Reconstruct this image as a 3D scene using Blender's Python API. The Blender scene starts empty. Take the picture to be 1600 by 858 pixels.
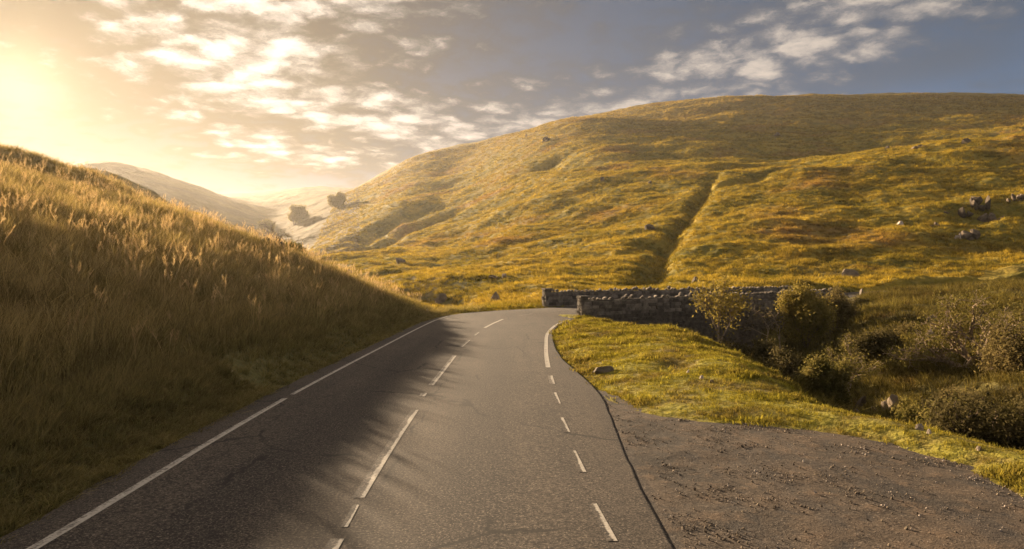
import bpy, math, random
import numpy as np
from mathutils import Vector, Matrix, noise as mnoise

random.seed(7)
rng = np.random.default_rng(7)
scene = bpy.context.scene
col = scene.collection

# ------------------------------------------------------------------ camera
CAM_H = 2.5
F = 1067.0 / 1600.0                      # focal length over picture width
cam_data = bpy.data.cameras.new('camera')
cam_data.sensor_width = 36.0
cam_data.lens = 36.0 * F
cam_data.clip_start = 0.05
cam_data.clip_end = 20000.0
cam = bpy.data.objects.new('camera', cam_data)
cam.location = (0, 0, CAM_H)
cam.rotation_euler = (math.radians(90), 0, 0)
col.objects.link(cam)
scene.camera = cam

# ------------------------------------------------------------------ sun, sky, exposure
SUN_AZ = math.radians(-36.0)             # from +Y towards -X
SUN_EL = math.radians(12.75)
SUN_DIR = Vector((math.sin(SUN_AZ) * math.cos(SUN_EL), math.cos(SUN_AZ) * math.cos(SUN_EL), math.sin(SUN_EL)))
sun_data = bpy.data.lights.new('sun', 'SUN')
sun_data.energy = 4.7
sun_data.angle = math.radians(0.6)
sun_data.color = (1.0, 0.745, 0.48)
sun = bpy.data.objects.new('sun', sun_data)
sun.rotation_euler = (-SUN_DIR).to_track_quat('-Z', 'Y').to_euler()
sun.location = (-60, 60, 60)
col.objects.link(sun)

scene.view_settings.view_transform = 'Standard'
scene.view_settings.look = 'None'
scene.view_settings.gamma = 1.0
scene.view_settings.exposure = 2.18
scene.render.engine = 'CYCLES'
scene.cycles.use_denoising = True
scene.cycles.max_bounces = 5
scene.cycles.diffuse_bounces = 3
scene.cycles.glossy_bounces = 2
scene.cycles.transmission_bounces = 3
scene.cycles.transparent_max_bounces = 4
scene.cycles.volume_bounces = 0
scene.cycles.sample_clamp_indirect = 6.0
HAZE_DENSITY = 0.000088
HAZE_G = 0.56


# ------------------------------------------------------------------ node helper
class NT:
    def __init__(self, tree):
        self.t = tree
        self.n = tree.nodes
        self.l = tree.links

    def add(self, kind, **kw):
        nd = self.n.new(kind)
        for k, v in kw.items():
            setattr(nd, k, v)
        return nd

    def put(self, sock, v):
        if hasattr(v, 'is_linked') or hasattr(v, 'links'):
            self.l.new(v, sock)
        else:
            if isinstance(v, (tuple, list)) and len(v) == 3 and sock.type == 'RGBA':
                v = (*v, 1.0)
            sock.default_value = v

    def math(self, op, a, b=0.0, c=None, clamp=False):
        nd = self.add('ShaderNodeMath', operation=op, use_clamp=clamp)
        self.put(nd.inputs[0], a)
        self.put(nd.inputs[1], b)
        if c is not None:
            self.put(nd.inputs[2], c)
        return nd.outputs[0]

    def vmath(self, op, a, b=(0, 0, 0)):
        nd = self.add('ShaderNodeVectorMath', operation=op)
        self.put(nd.inputs[0], a)
        self.put(nd.inputs[1], b)
        return nd.outputs['Value'] if op in ('DOT_PRODUCT', 'LENGTH', 'DISTANCE') else nd.outputs[0]

    def mix(self, f, a, b, blend='MIX'):
        nd = self.add('ShaderNodeMix', data_type='RGBA', blend_type=blend)
        self.put(nd.inputs[0], f)
        self.put(nd.inputs[6], a)
        self.put(nd.inputs[7], b)
        return nd.outputs[2]

    def noise(self, vec, scale, detail=3.0, rough=0.55, dist=0.0, out=0):
        nd = self.add('ShaderNodeTexNoise')
        self.put(nd.inputs['Vector'], vec)
        nd.inputs['Scale'].default_value = scale
        nd.inputs['Detail'].default_value = detail
        nd.inputs['Roughness'].default_value = rough
        nd.inputs['Distortion'].default_value = dist
        return nd.outputs[out]

    def ramp(self, f, lo, hi, a=0.0, b=1.0, smooth=True):
        nd = self.add('ShaderNodeMapRange', interpolation_type='SMOOTHSTEP' if smooth else 'LINEAR')
        self.put(nd.inputs[0], f)
        nd.inputs[1].default_value = lo
        nd.inputs[2].default_value = hi
        nd.inputs[3].default_value = a
        nd.inputs[4].default_value = b
        return nd.outputs[0]

    def scale(self, v, s):
        return self.vmath('MULTIPLY', v, s if isinstance(s, tuple) else (s, s, s))


# ------------------------------------------------------------------ world: sky with broken altocumulus
def direction(px, py):
    v = Vector((px - 800.0, 1067.0, 429.0 - py))
    v.normalize()
    return v


world = bpy.data.worlds.new('World')
scene.world = world
world.use_nodes = True
w = NT(world.node_tree)
w.n.clear()
w_out = w.add('ShaderNodeOutputWorld')
w_bg = w.add('ShaderNodeBackground')
SKY_STRENGTH = 0.05
w_bg.inputs['Strength'].default_value = SKY_STRENGTH
sky = w.add('ShaderNodeTexSky', sky_type='NISHITA')
sky.sun_disc = False
sky.sun_elevation = SUN_EL
sky.sun_rotation = SUN_AZ
sky.altitude = 300.0
sky.air_density = 0.18
sky.dust_density = 0.0
sky.ozone_density = 1.0
D = w.add('ShaderNodeTexCoord').outputs['Generated']
sep = w.add('ShaderNodeSeparateXYZ')
w.l.new(D, sep.inputs[0])
dz = w.math('MAXIMUM', sep.outputs[2], 0.0)
inv = w.math('DIVIDE', 1.0, w.math('ADD', dz, 0.16))
flat = w.add('ShaderNodeCombineXYZ')                       # the cloud deck seen as a plane overhead
w.put(flat.inputs[0], w.math('MULTIPLY', sep.outputs[0], inv))
w.put(flat.inputs[1], w.math('MULTIPLY', sep.outputs[1], inv))
P = flat.outputs[0]
toward = w.math('MAXIMUM', w.vmath('DOT_PRODUCT', D, tuple(SUN_DIR)), 0.0)


def lobe(k):
    return w.math('POWER', toward, k)


def deck(px, py):
    d = direction(px, py)
    return (d.x / (max(d.z, 0) + 0.16), d.y / (max(d.z, 0) + 0.16), 0.0)


def bank_of_cloud(a, b, width, soft):
    """soft capsule between two points of the deck"""
    A, B = Vector(deck(*a)), Vector(deck(*b))
    ab = B - A
    L = ab.length
    u = ab / L
    n = Vector((-u.y, u.x, 0))
    rel = w.vmath('SUBTRACT', P, tuple(A))
    s = w.vmath('DOT_PRODUCT', rel, tuple(u))
    over = w.math('MAXIMUM', w.math('SUBTRACT', w.math('ABSOLUTE', w.math('SUBTRACT', s, L / 2)), L / 2), 0.0)
    t = w.vmath('DOT_PRODUCT', rel, tuple(n))
    d2 = w.math('SQRT', w.math('ADD', w.math('MULTIPLY', over, over), w.math('MULTIPLY', t, t)))
    return w.ramp(d2, width + soft, max(width - soft, 0.0), 0.0, 1.0)


warp = w.vmath('ADD', P, w.scale(w.noise(P, 1.6, 3.0, 0.5, 0.0, 1), 0.22))
m1 = bank_of_cloud((470, -80), (390, 140), 0.45, 0.45)
m1b = bank_of_cloud((430, 130), (690, 215), 0.28, 0.36)
m2 = bank_of_cloud((830, 190), (1150, 135), 0.34, 0.34)
m2b = bank_of_cloud((1120, 110), (1440, 0), 0.24, 0.30)
m3 = bank_of_cloud((420, 230), (640, 255), 0.2, 0.4)
m4 = w.ramp(w.vmath('LENGTH', P), 1.80, 1.25, 0.0, 1.38)          # unseen cloud overhead, added and thickened to lift the fill in shade
cover = w.math('MAXIMUM', w.math('MAXIMUM', w.math('MAXIMUM', m1, m4), m1b), w.math('MAXIMUM', w.math('MAXIMUM', m2, m2b), w.math('MULTIPLY', m3, 0.9)))
wv = w.vmath('ADD', warp, w.scale(w.noise(P, 8.0, 6.0, 0.65, 0.0, 1), 0.12))


def lumps(scale, stretch):
    c = w.add('ShaderNodeTexVoronoi', feature='SMOOTH_F1')
    w.put(c.inputs['Vector'], w.vmath('MULTIPLY', wv, stretch))
    c.inputs['Scale'].default_value = scale
    c.inputs['Smoothness'].default_value = 0.45
    return w.math('SUBTRACT', 1.0, w.math('MULTIPLY', c.outputs['Distance'], 1.3))


fine = w.noise(wv, 13.0, 8.0, 0.68)
broad = w.noise(P, 2.2, 3.0, 0.5)
dens = w.math('ADD', w.math('MULTIPLY', lumps(7.0, (0.8, 1.0, 1.0)), 0.34), w.math('MULTIPLY', lumps(14.0, (0.75, 1.0, 1.0)), 0.30))
dens = w.math('ADD', dens, w.math('MULTIPLY', fine, 0.72))
dens = w.math('ADD', dens, w.math('MULTIPLY', broad, 0.34))
dens = w.math('ADD', dens, w.math('MULTIPLY', cover, 0.60))
cloud = w.ramp(dens, 1.04, 1.70)
veil = w.math('MULTIPLY', bank_of_cloud((1150, 160), (1480, 90), 0.2, 0.26), 0.6)
thin = w.math('ADD', w.math('ADD', 0.34, w.math('MULTIPLY', lobe(4), 0.6)), w.math('MULTIPLY', w.ramp(dens, 0.75, 1.2), 0.2), clamp=True)          # thin high cloud greys the blue
skyc = w.mix(1.0, sky.outputs[0], (0.80, 1.0, 0.90), 'MULTIPLY')
# clouds scatter the warm low sun, more the nearer they are to it
cl_lit = w.mix(1.0, (3.2, 2.75, 2.35), w.math('ADD', 0.85, w.math('ADD', w.math('MULTIPLY', lobe(3), 0.55), w.math('MULTIPLY', lobe(14), 0.7))), 'MULTIPLY')
cl_shade = w.mix(1.0, (0.72, 0.74, 0.78), w.math('ADD', 0.8, w.math('MULTIPLY', lobe(4), 1.5)), 'MULTIPLY')
cl = w.mix(w.ramp(dens, 1.02, 1.5), cl_shade, cl_lit)
aureole = w.mix(1.0, (1.0, 0.74, 0.42), w.math('ADD', w.math('MULTIPLY', lobe(5), 0.1), w.math('ADD', w.math('MULTIPLY', lobe(24), 0.15), w.math('ADD', w.math('MULTIPLY', lobe(160), 0.8), w.math('MULTIPLY', lobe(900), 2.0)))), 'MULTIPLY')
thin_c = w.mix(lobe(3), (0.40, 0.45, 0.49), (0.28, 0.23, 0.18))
base = w.mix(w.math('MAXIMUM', thin, veil), skyc, thin_c)
base = w.mix(cloud, base, cl)
total = w.mix(1.0, base, aureole, 'ADD')
w.put(w_bg.inputs['Color'], total)
w.l.new(w_bg.outputs[0], w_out.inputs['Surface'])


# ------------------------------------------------------------------ numpy noise
_perm = rng.permutation(512)
_ang = rng.uniform(0, 2 * np.pi, 512)


def perlin(x, y, seed=0):
    xi = np.floor(x).astype(np.int64)
    yi = np.floor(y).astype(np.int64)
    xf, yf = x - xi, y - yi
    u = xf * xf * xf * (xf * (xf * 6 - 15) + 10)
    v = yf * yf * yf * (yf * (yf * 6 - 15) + 10)

    def g(ix, iy, fx, fy):
        h = _perm[(_perm[(ix + seed * 57) & 511] + iy) & 511]
        a = _ang[h]
        return np.cos(a) * fx + np.sin(a) * fy
    n00 = g(xi, yi, xf, yf)
    n10 = g(xi + 1, yi, xf - 1, yf)
    n01 = g(xi, yi + 1, xf, yf - 1)
    n11 = g(xi + 1, yi + 1, xf - 1, yf - 1)
    return (n00 * (1 - u) + n10 * u) * (1 - v) + (n01 * (1 - u) + n11 * u) * v


def fbm(x, y, octaves=4, seed=0, gain=0.5):
    a, s, f = 1.0, 0.0, 1.0
    for o in range(octaves):
        s = s + a * perlin(x * f + 13.7 * o, y * f - 7.3 * o, seed + o)
        a *= gain
        f *= 2.03
    return s


def sstep(a, b, x):
    t = np.clip((x - a) / (b - a), 0, 1)
    return t * t * (3 - 2 * t)


# ------------------------------------------------------------------ road in plan: left edge, right edge, height
ROWS = np.array([
    (-5.0, -14, 1.5, -14, 0), (-5.0, -4, 1.5, -4, 0), (-4.95, 6.2, 1.51, 6.2, 0), (-5.1, 10, 1.63, 10, 0), (-5.15, 14.7, 1.87, 14.7, 0),
    (-5.1, 20.4, 1.53, 20.4, 0), (-5.0, 25.2, 1.56, 25.2, 0), (-4.95, 31, 1.9, 31, 0), (-4.8, 36, 2.67, 35.6, 0), (-4.2, 40.4, 3.3, 37.8, .03),
    (-2.8, 43.4, 3.8, 38.9, .10), (-.8, 44.9, 4.05, 39.3, .18), (1.2, 45.4, 4.6, 39.6, .25), (3.0, 46.2, 5.6, 40.15, .33), (6.5, 48.1, 9, 42.05, .40),
    (12.5, 51.5, 15, 45.4, .5), (21, 56.3, 24, 50.4, .65), (30, 61.3, 33, 55.5, .92), (47, 68, 49, 61.5, 1.3), (80, 74, 81, 67, 2.0)], float)


def catmull(pts, n):
    pts = np.asarray(pts, float)
    out = []
    for i in range(len(pts) - 1):
        p0, p1, p2, p3 = pts[max(i - 1, 0)], pts[i], pts[i + 1], pts[min(i + 2, len(pts) - 1)]
        for k in range(n):
            t = k / n
            out.append(0.5 * ((2 * p1) + (-p0 + p2) * t + (2 * p0 - 5 * p1 + 4 * p2 - p3) * t * t + (-p0 + 3 * p1 - 3 * p2 + p3) * t ** 3))
    out.append(pts[-1])
    return np.array(out)


ROAD = catmull(ROWS, 20)
ROAD_MID = (ROAD[:, 0:2] + ROAD[:, 2:4]) / 2


def seg_dist(px, py, A):
    """distance of points to a polyline, and the index of the nearest segment and its parameter"""
    best = np.full(px.shape, 1e18)
    idx = np.zeros(px.shape, int)
    tt = np.zeros(px.shape)
    for i in range(len(A) - 1):
        ax, ay = A[i]
        bx, by = A[i + 1]
        dx, dy = bx - ax, by - ay
        t = np.clip(((px - ax) * dx + (py - ay) * dy) / (dx * dx + dy * dy + 1e-12), 0, 1)
        d = (px - ax - t * dx) ** 2 + (py - ay - t * dy) ** 2
        m = d < best
        best[m] = d[m]
        idx[m] = i
        tt[m] = t[m]
    return np.sqrt(best), idx, tt


def in_poly(px, py, poly):
    inside = np.zeros(px.shape, bool)
    n = len(poly)
    j = n - 1
    for i in range(n):
        xi, yi = poly[i]
        xj, yj = poly[j]
        c = ((yi > py) != (yj > py)) & (px < (xj - xi) * (py - yi) / (yj - yi + 1e-12) + xi)
        inside ^= c
        j = i
    return inside


ROAD_POLY = np.vstack([ROAD[:, 0:2], ROAD[::-1, 2:4]])
LAYBY_EDGE = [(1.87, 14.9), (2.37, 12.75), (3.3, 11.9), (4.3, 11.55), (5.3, 10.85), (5.75, 10.1), (5.98, 9.3), (5.95, 8.4), (5.9, 7.6), (5.8, 5), (5.3, 2), (4, -1), (1.5, -4)]
LAYBY_CURVE = catmull(LAYBY_EDGE, 8)
LAYBY_POLY = np.vstack([LAYBY_CURVE, [[1.0, -4], [1.0, 14.9]]])

WALL_DIR = np.array([0.871, 0.491])
WALL_NRM = np.array([-0.491, 0.871])
NEAR_A = np.array([4.2, 39.0])
FAR_A = np.array([2.5, 46.15])

# ------------------------------------------------------------------ terrain control points
CP = []


def cpz(x, y, z):
    r = math.hypot(x, y)
    CP.append((math.atan2(x, y), math.log(max(r, 1.0)), z / max(r, 1.0)))


def cpp(px, Y, py):
    cpz((px - 800) / 1067 * Y, Y, CAM_H - (py - 429) / 1067 * Y)


BANK_D = np.array([0, 1, 2, 4, 7, 9, 12, 16, 20, 25, 30, 40, 60, 100], float)
BANK_Z = np.array([0, .5, 1.0, 1.95, 3.2, 3.95, 4.95, 6.1, 7.3, 8.75, 10.0, 11.5, 12.2, 13.0], float)
for y in (-30, -12, -3, 3, 8, 13, 19, 26, 34, 42):
    for d in (0.3, 2, 4.5, 8, 12, 17, 24, 34, 50, 90):
        cpz(-5.3 - d, y, float(np.interp(d, BANK_D, BANK_Z)))
# the crest where the bank ends, and the ground falling away behind it
for px, Y, py in ((0, 62, 246), (50, 61, 257), (100, 60, 276), (200, 57, 310), (300, 54, 356), (400, 51, 390), (480, 48, 415), (560, 46, 447), (640, 45, 474), (690, 44.5, 490)):
    cpp(px, Y, py)
    x = (px - 800) / 1067 * Y
    z = CAM_H - (py - 429) / 1067 * Y
    cpz(x * 1.2, Y * 1.2, z * 0.86 - 0.3)
    if px >= 400:
        cpz(x * 1.45, Y * 1.45, z * 0.62 - 1.2)
for px, Y, py in ((-300, 70, 243), (-300, 120, 262), (-700, 60, 225), (-700, 140, 255), (-90, 66, 250), (-150, 72, 262), (-150, 140, 272), (-300, 300, 290), (-800, 400, 300), (-150, 400, 290), (-300, 800, 300), (-800, 1000, 330), (-1600, 300, 330), (-150, 1500, 320), (-600, 2000, 350)):
    cpp(px, Y, py)
# shoulder behind the bank and the far valley
for px, Y, py in ((60, 110, 272), (100, 112, 277), (190, 116, 293), (260, 120, 320), (330, 124, 350), (400, 130, 384), (440, 134, 406),
                  (100, 160, 292), (190, 165, 312), (260, 170, 340), (330, 180, 368), (400, 190, 398),
                  (100, 320, 300), (190, 330, 305), (260, 340, 325), (330, 350, 350), (400, 360, 378),
                  (0, 640, 278), (90, 660, 261), (150, 680, 251), (190, 690, 252), (240, 700, 265), (300, 710, 285), (370, 720, 311), (420, 730, 332),
                  (0, 900, 280), (150, 900, 270), (240, 900, 285), (300, 900, 300), (370, 930, 318),
                  (370, 1250, 304), (440, 1250, 297), (490, 1250, 292), (550, 1250, 296), (300, 1250, 306),
                  (440, 1700, 306), (550, 1700, 305), (700, 1700, 305),
                  (250, 1900, 298), (310, 1900, 292), (350, 1900, 287), (410, 1900, 297), (250, 2600, 320), (350, 2600, 315)):
    cpp(px, Y, py)
HILL = {
    430: ((110, 446), (180, 424), (260, 417), (360, 402), (500, 375), (700, 342), (900, 318)),
    500: ((90, 449), (120, 431), (180, 409), (250, 414), (330, 388), (450, 350), (600, 322), (850, 303)),
    550: ((90, 446), (120, 427), (180, 401), (250, 398), (320, 372), (430, 340), (560, 315), (700, 298), (900, 302)),
    600: ((78, 449), (120, 422), (190, 390), (260, 374), (340, 345), (460, 312), (600, 284), (700, 272), (900, 280)),
    650: ((56, 474), (75, 453), (120, 424), (200, 385), (290, 348), (400, 312), (520, 276), (650, 247), (850, 255)),
    700: ((47, 484), (70, 461), (120, 426), (200, 385), (300, 345), (420, 306), (560, 266), (670, 236), (900, 246)),
    800: ((49, 477), (65, 457), (110, 418), (170, 372), (240, 332), (330, 290), (430, 253), (540, 221), (600, 212), (800, 217)),
    900: ((53, 470), (75, 445), (110, 408), (160, 360), (220, 312), (300, 266), (400, 219), (500, 188), (540, 183), (700, 190)),
    1000: ((64, 456), (85, 428), (120, 383), (170, 328), (230, 281), (310, 232), (400, 190), (490, 168), (640, 172)),
    1100: ((68, 450), (85, 425), (120, 370), (165, 313), (220, 273), (300, 228), (390, 182), (470, 157), (620, 162)),
    1200: ((70, 447), (85, 420), (120, 358), (165, 297), (200, 268), (240, 268), (310, 225), (400, 173), (470, 151), (620, 157)),
    1350: ((72, 442), (85, 412), (120, 343), (165, 276), (205, 237), (245, 249), (300, 222), (400, 170), (470, 150), (620, 153)),
    1480: ((76, 430), (85, 405), (120, 330), (165, 260), (210, 222), (250, 237), (305, 212), (400, 170), (470, 151), (620, 155)),
    1600: ((80, 412), (95, 375), (120, 318), (165, 248), (210, 207), (250, 222), (305, 200), (400, 167), (480, 152), (620, 156)),
    1800: ((45, 450), (70, 420), (100, 350), (140, 270), (200, 190), (260, 190), (350, 160), (480, 140), (640, 145)),
    2300: ((35, 440), (60, 400), (100, 310), (180, 180), (300, 130), (500, 110)),
}
STRETCH = {1000: 1.75, 1100: 1.7, 1200: 1.65, 1350: 1.5, 1480: 1.36, 1600: 1.25, 1800: 1.1}
for px, lst in HILL.items():
    for Y, py in lst:
        if Y > 250 and px in STRETCH:
            Y = 250 + (Y - 250) * STRETCH[px]
        cpp(px, Y, py)
for px in (700, 900, 1100, 1350, 1600, 1800, 2300, 3200):
    cpp(px, 1150, 255 if px > 800 else 285)
    cpp(px, 2200, 330 if px > 800 else 330)
    cpp(px, 3400, 370)
for px in (-2500, -800, -100, 300, 500):
    cpp(px, 3400, 380)
    cpp(px, 2700, 365)
for a in range(100, 270, 20):
    for rr in (40, 150, 600, 3000):
        cpz(rr * math.sin(math.radians(a)), rr * math.cos(math.radians(a)), min(rr * 0.06, 40) * (1 if a < 200 else 0.7))
cpz(500, 60, 60)
cpz(1500, 100, 80)
cpz(3000, 300, 80)
# verge, its brink, the ravine and the stream bed, the slope beyond
for x, y, z in ((2.3, 17, .02), (3.2, 17, .08), (3, 21, .06), (5, 18, .2), (3.2, 26, .12), (5, 25, .2), (4, 31, .12), (6, 31, .05), (4.5, 36, .06), (3.6, 36, .06),
                (5.3, 37.6, -.05), (7.4, 33.5, -.2), (7.6, 28, -.12), (7.0, 21, -.06), (6.2, 16, .0), (6.0, 12.8, .0), (6.6, 11.6, .02), (6.9, 10.6, .03), (7.1, 9.4, .05), (7.3, 7, .05), (7.3, 4, .05), (7, 0, 0), (7, -6, 0),
                (5.2, 13.2, .05), (4, 13.6, .05), (3, 14.5, .03), (6.5, 8, .04), (6.6, 9.4, .05), (6.4, 10.6, .05), (5.9, 11.8, .05), (6.8, 6, .04),
                (6.9, 37.2, -.8), (9.0, 34, -.9), (9.3, 28.4, -1.0), (8.6, 21.3, -1.0), (7.7, 16.2, -1.0), (7.7, 13, -1.0), (8.3, 12, -1.0), (8.9, 10.8, -.9), (9.2, 9.2, -.9), (9.4, 6, -.9), (9.4, 2, -.9),
                (8.6, 39.0, -2.6), (10.2, 34.5, -3.3), (10.5, 29, -3.0), (10.2, 22, -2.3), (10.0, 17, -2.1), (11, 13, -2.0), (12, 10, -2.0), (13, 6, -2),
                (14, 15, -2.4), (20, 10, -2.6), (26, 4, -2.8), (12.6, 20, -2.5), (12.5, 25, -2.7), (12, 28.5, -3.8), (12, 32, -4.7), (12.6, 36, -4.9), (13, 40, -5.0), (15.2, 45, -5.1), (17, 48, -5.1),
                (15, 20, -2.0), (18, 20, -1.0), (22, 18, -.3), (28, 14, .2), (15.5, 25, -1.9), (18, 25, -1.05), (22, 25, -.3), (30, 22, .8), (14.9, 32, -2.6), (18, 32, -.85), (22, 32, -.3), (28, 32, .4),
                (16.4, 40, -2.4), (20, 40, -.5), (25, 40, .2), (30, 40, .65), (21, 46, -1.2), (22.5, 48, -.5), (26, 50, .55), (32, 51.5, 1.05), (38, 53, 1.3), (48, 56, 1.6),
                (10, 41.2, -3.2), (8.6, 40.4, -2.4), (19, 46.4, -3.2), (4.5, 48.5, .4), (10, 52, .6), 
                (0, 47.5, .3), (-3, 46, .15), (0, 3, 0), (0, -20, 0), (0, -60, 0), (30, -20, 0), (60, 0, 4), (20, -60, 0), (50, -50, 3), (0, 8, 0), (0, 18, 0), (0, 30, 0), (0, 40, 0), (3.5, 8, -.05), (3.5, 4, -.05), (4, 0, 0)):
    cpz(x, y, z)

for row in ROWS[15:]:
    cpz((row[0] + row[2]) / 2, (row[1] + row[3]) / 2, row[4])
    cpz(row[0] - 1.0, row[1] + 1.8, row[4] + 0.25)
    cpz(row[2] + 1.2, row[3] - 2.0, row[4] + 0.1)
CPA = np.array(CP)
SC = np.array([1.0, 0.42])
_pts = CPA[:, :2] * SC
_c = 0.035


def _k(d2):
    return np.sqrt(d2 + _c * _c)


_M = _k(((_pts[:, None] - _pts[None]) ** 2).sum(-1))
_n = len(_pts)
_A = np.block([[-_M + 0.004 * np.eye(_n), np.ones((_n, 1))], [np.ones((1, _n)), np.zeros((1, 1))]])
_w = np.linalg.solve(_A, np.append(CPA[:, 2], 0.0))

# grid: angle round the viewer's standpoint, logarithm of the distance
TH = np.concatenate([np.radians(np.arange(-180, -60, 3.0)), np.radians(np.arange(-60, -42, 0.8)), np.radians(np.arange(-42, 42, 0.2)),
                     np.radians(np.arange(42, 60, 0.8)), np.radians(np.arange(60, 180.1, 3.0))])
LR = np.concatenate([np.arange(math.log(1.0), math.log(6.0), 0.06), np.arange(math.log(6.0), math.log(3500.0), 0.0115)])
T2, L2 = np.meshgrid(TH, LR, indexing='ij')
R2 = np.exp(L2)
GX, GY = np.sin(T2) * R2, np.cos(T2) * R2


def rbf(th, lr):
    out = np.zeros(th.size)
    q = np.stack([th.ravel() * SC[0], lr.ravel() * SC[1]], 1)
    for i in range(0, len(q), 20000):
        b = q[i:i + 20000]
        d2 = (b ** 2).sum(1)[:, None] + (_pts ** 2).sum(1)[None] - 2 * b @ _pts.T
        out[i:i + 20000] = -_k(np.maximum(d2, 0)) @ _w[:-1] + _w[-1]
    return out.reshape(th.shape)


GZ = rbf(T2, L2) * R2


GZ = np.where(GZ > 165, 165 + 14 * np.tanh((GZ - 165) / 14), GZ)          # the tops lie at one level


def at(px, Y):
    return ((px - 800) / 1067 * Y, Y)


def carve(path, width, depth, skew=0.0):
    global GZ
    A = np.array(path, float)
    lo, hi = A.min(0) - 4 * width, A.max(0) + 4 * width
    m = (GX > lo[0]) & (GX < hi[0]) & (GY > lo[1]) & (GY < hi[1])
    d, i, t = seg_dist(GX[m], GY[m], A)
    wob = 1 + 0.35 * fbm(GX[m] / (width * 1.5), GY[m] / (width * 1.5), 2, 5)
    s = (i + t) / (len(A) - 1)
    fade = sstep(0, .12, s) * sstep(1, .8, s)
    GZ[m] -= depth * fade * np.exp(-(d / (width * wob)) ** 2)


# undulation of the hills, quiet near the road
amp = sstep(46, 120, R2)
bankm = sstep(7, 20, -GX) * sstep(95, 50, R2)
GZ = GZ + amp * (2.8 * fbm(GX / 55, GY / 55, 3, 3) + 1.05 * fbm(GX / 13, GY / 13, 3, 9)) + sstep(300, 900, R2) * 6 * fbm(GX / 220, GY / 220, 3, 21)
GZ = GZ + sstep(46, 70, R2) * sstep(420, 250, R2) * (0.50 * np.abs(fbm(GX / 5.0, GY / 3.2, 3, 31)) + 0.26 * fbm(GX / 2.6, GY / 2.0, 2, 37) + 0.36 * np.abs(np.sin(GZ * 1.25 + 2.6 * fbm(GX / 18, GY / 18, 3, 43))) * sstep(-.15, .25, fbm(GX / 30, GY / 30, 2, 47)))
GZ = GZ + bankm * (0.35 * fbm(GX / 9, GY / 9, 3, 15))
rav = sstep(8.2, 11, GX) * sstep(56, 46, R2)
GZ = GZ + rav * (0.62 * fbm(GX / 5.0, GY / 5.0, 4, 19))
vg = sstep(2.2, 4.2, GX) * sstep(9, 7, GX) * sstep(14, 17, GY) * sstep(38, 34, GY)
GZ = GZ + vg * (0.21 * fbm(GX / 2.2, GY / 2.2, 3, 23))
# gullies and scarps on the hillside
carve([at(1003, 64), at(1012, 75), at(1030, 100), at(1055, 130), at(1090, 165), at(1108, 195), at(1120, 225)], 1.9, 2.2)
carve([at(1130, 178), at(1165, 186), at(1210, 196), at(1262, 208)], 5.0, 5.5)
carve([at(985, 120), at(1010, 118), at(1040, 113)], 3.0, 1.6)
carve([at(470, 190), at(505, 225), at(560, 265), at(620, 300), at(680, 330), at(730, 345)], 12, 12)
carve([at(500, 215), at(545, 240), at(600, 250), at(650, 255)], 8, 8)
carve([at(540, 300), at(600, 345), at(690, 380)], 10, 9)
carve([at(1490, 108), at(1540, 112), at(1600, 118)], 3.5, 1.6)
carve([at(850, 380), at(880, 330), at(940, 300)], 10, 4)

# roadbed and lay-by are level
m = R2 < 110
d_mid, i_mid, t_mid = seg_dist(GX[m], GY[m], ROAD_MID)
half = np.hypot(ROAD[:, 0] - ROAD[:, 2], ROAD[:, 1] - ROAD[:, 3]) / 2
hw = half[i_mid] * (1 - t_mid) + half[np.minimum(i_mid + 1, len(half) - 1)] * t_mid
rz = ROAD[i_mid, 4] * (1 - t_mid) + ROAD[np.minimum(i_mid + 1, len(ROAD) - 1), 4] * t_mid
side = (GX[m] - NEAR_A[0]) * WALL_NRM[0] + (GY[m] - NEAR_A[1]) * WALL_NRM[1]          # >0 on the far side of the near parapet
along = (GX[m] - NEAR_A[0]) * WALL_DIR[0] + (GY[m] - NEAR_A[1]) * WALL_DIR[1]
wgt = sstep(hw + 1.1, hw + 0.25, d_mid)
near_bridge = (along > 0.4) & (along < 25)
wgt = np.where(near_bridge, wgt * sstep(0.9, 1.6, side), wgt)
z = GZ[m]
z = z * (1 - wgt) + (rz - 0.08) * wgt
low = near_bridge & (side > -1.5) & (side < 1.6)
inl = in_poly(GX[m], GY[m], LAYBY_POLY)
dl, _, _ = seg_dist(GX[m], GY[m], LAYBY_CURVE)
sdl = np.where(inl, dl, -dl)
fl = np.where(inl, 1.0, sstep(0.7, 0.08, dl)) * (GX[m] > 1.2) * np.where(inl, 1.0, 1 - wgt)
z = z * (1 - fl) + (-0.035 + 0.02 * fbm(GX[m] / 0.7, GY[m] / 0.7, 2, 63)) * fl
lw = sstep(-0.05, 0.55, sdl) * (GX[m] > 1.0)
z = z * (1 - lw) + (-0.11) * lw
GZ[m] = z


def ground(x, y):
    """height of the ground"""
    x, y = np.asarray(x, float), np.asarray(y, float)
    th = np.arctan2(x, y)
    lr = np.log(np.maximum(np.hypot(x, y), 1.0))
    i = np.clip(np.searchsorted(TH, th) - 1, 0, len(TH) - 2)
    j = np.clip(np.searchsorted(LR, lr) - 1, 0, len(LR) - 2)
    u = np.clip((th - TH[i]) / (TH[i + 1] - TH[i]), 0, 1)
    v = np.clip((lr - LR[j]) / (LR[j + 1] - LR[j]), 0, 1)
    return (GZ[i, j] * (1 - u) + GZ[i + 1, j] * u) * (1 - v) + (GZ[i, j + 1] * (1 - u) + GZ[i + 1, j + 1] * u) * v


def gz(x, y):
    return float(ground(x, y))


# ------------------------------------------------------------------ mesh and object helpers
def mesh_from(name, V, faces, mat=None, smooth=False):
    me = bpy.data.meshes.new(name)
    me.from_pydata([tuple(v) for v in V] if not isinstance(V, list) else V, [], faces)
    if mat:
        me.materials.append(mat)
    if smooth:
        me.polygons.foreach_set('use_smooth', [True] * len(me.polygons))
    me.update()
    return me


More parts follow.
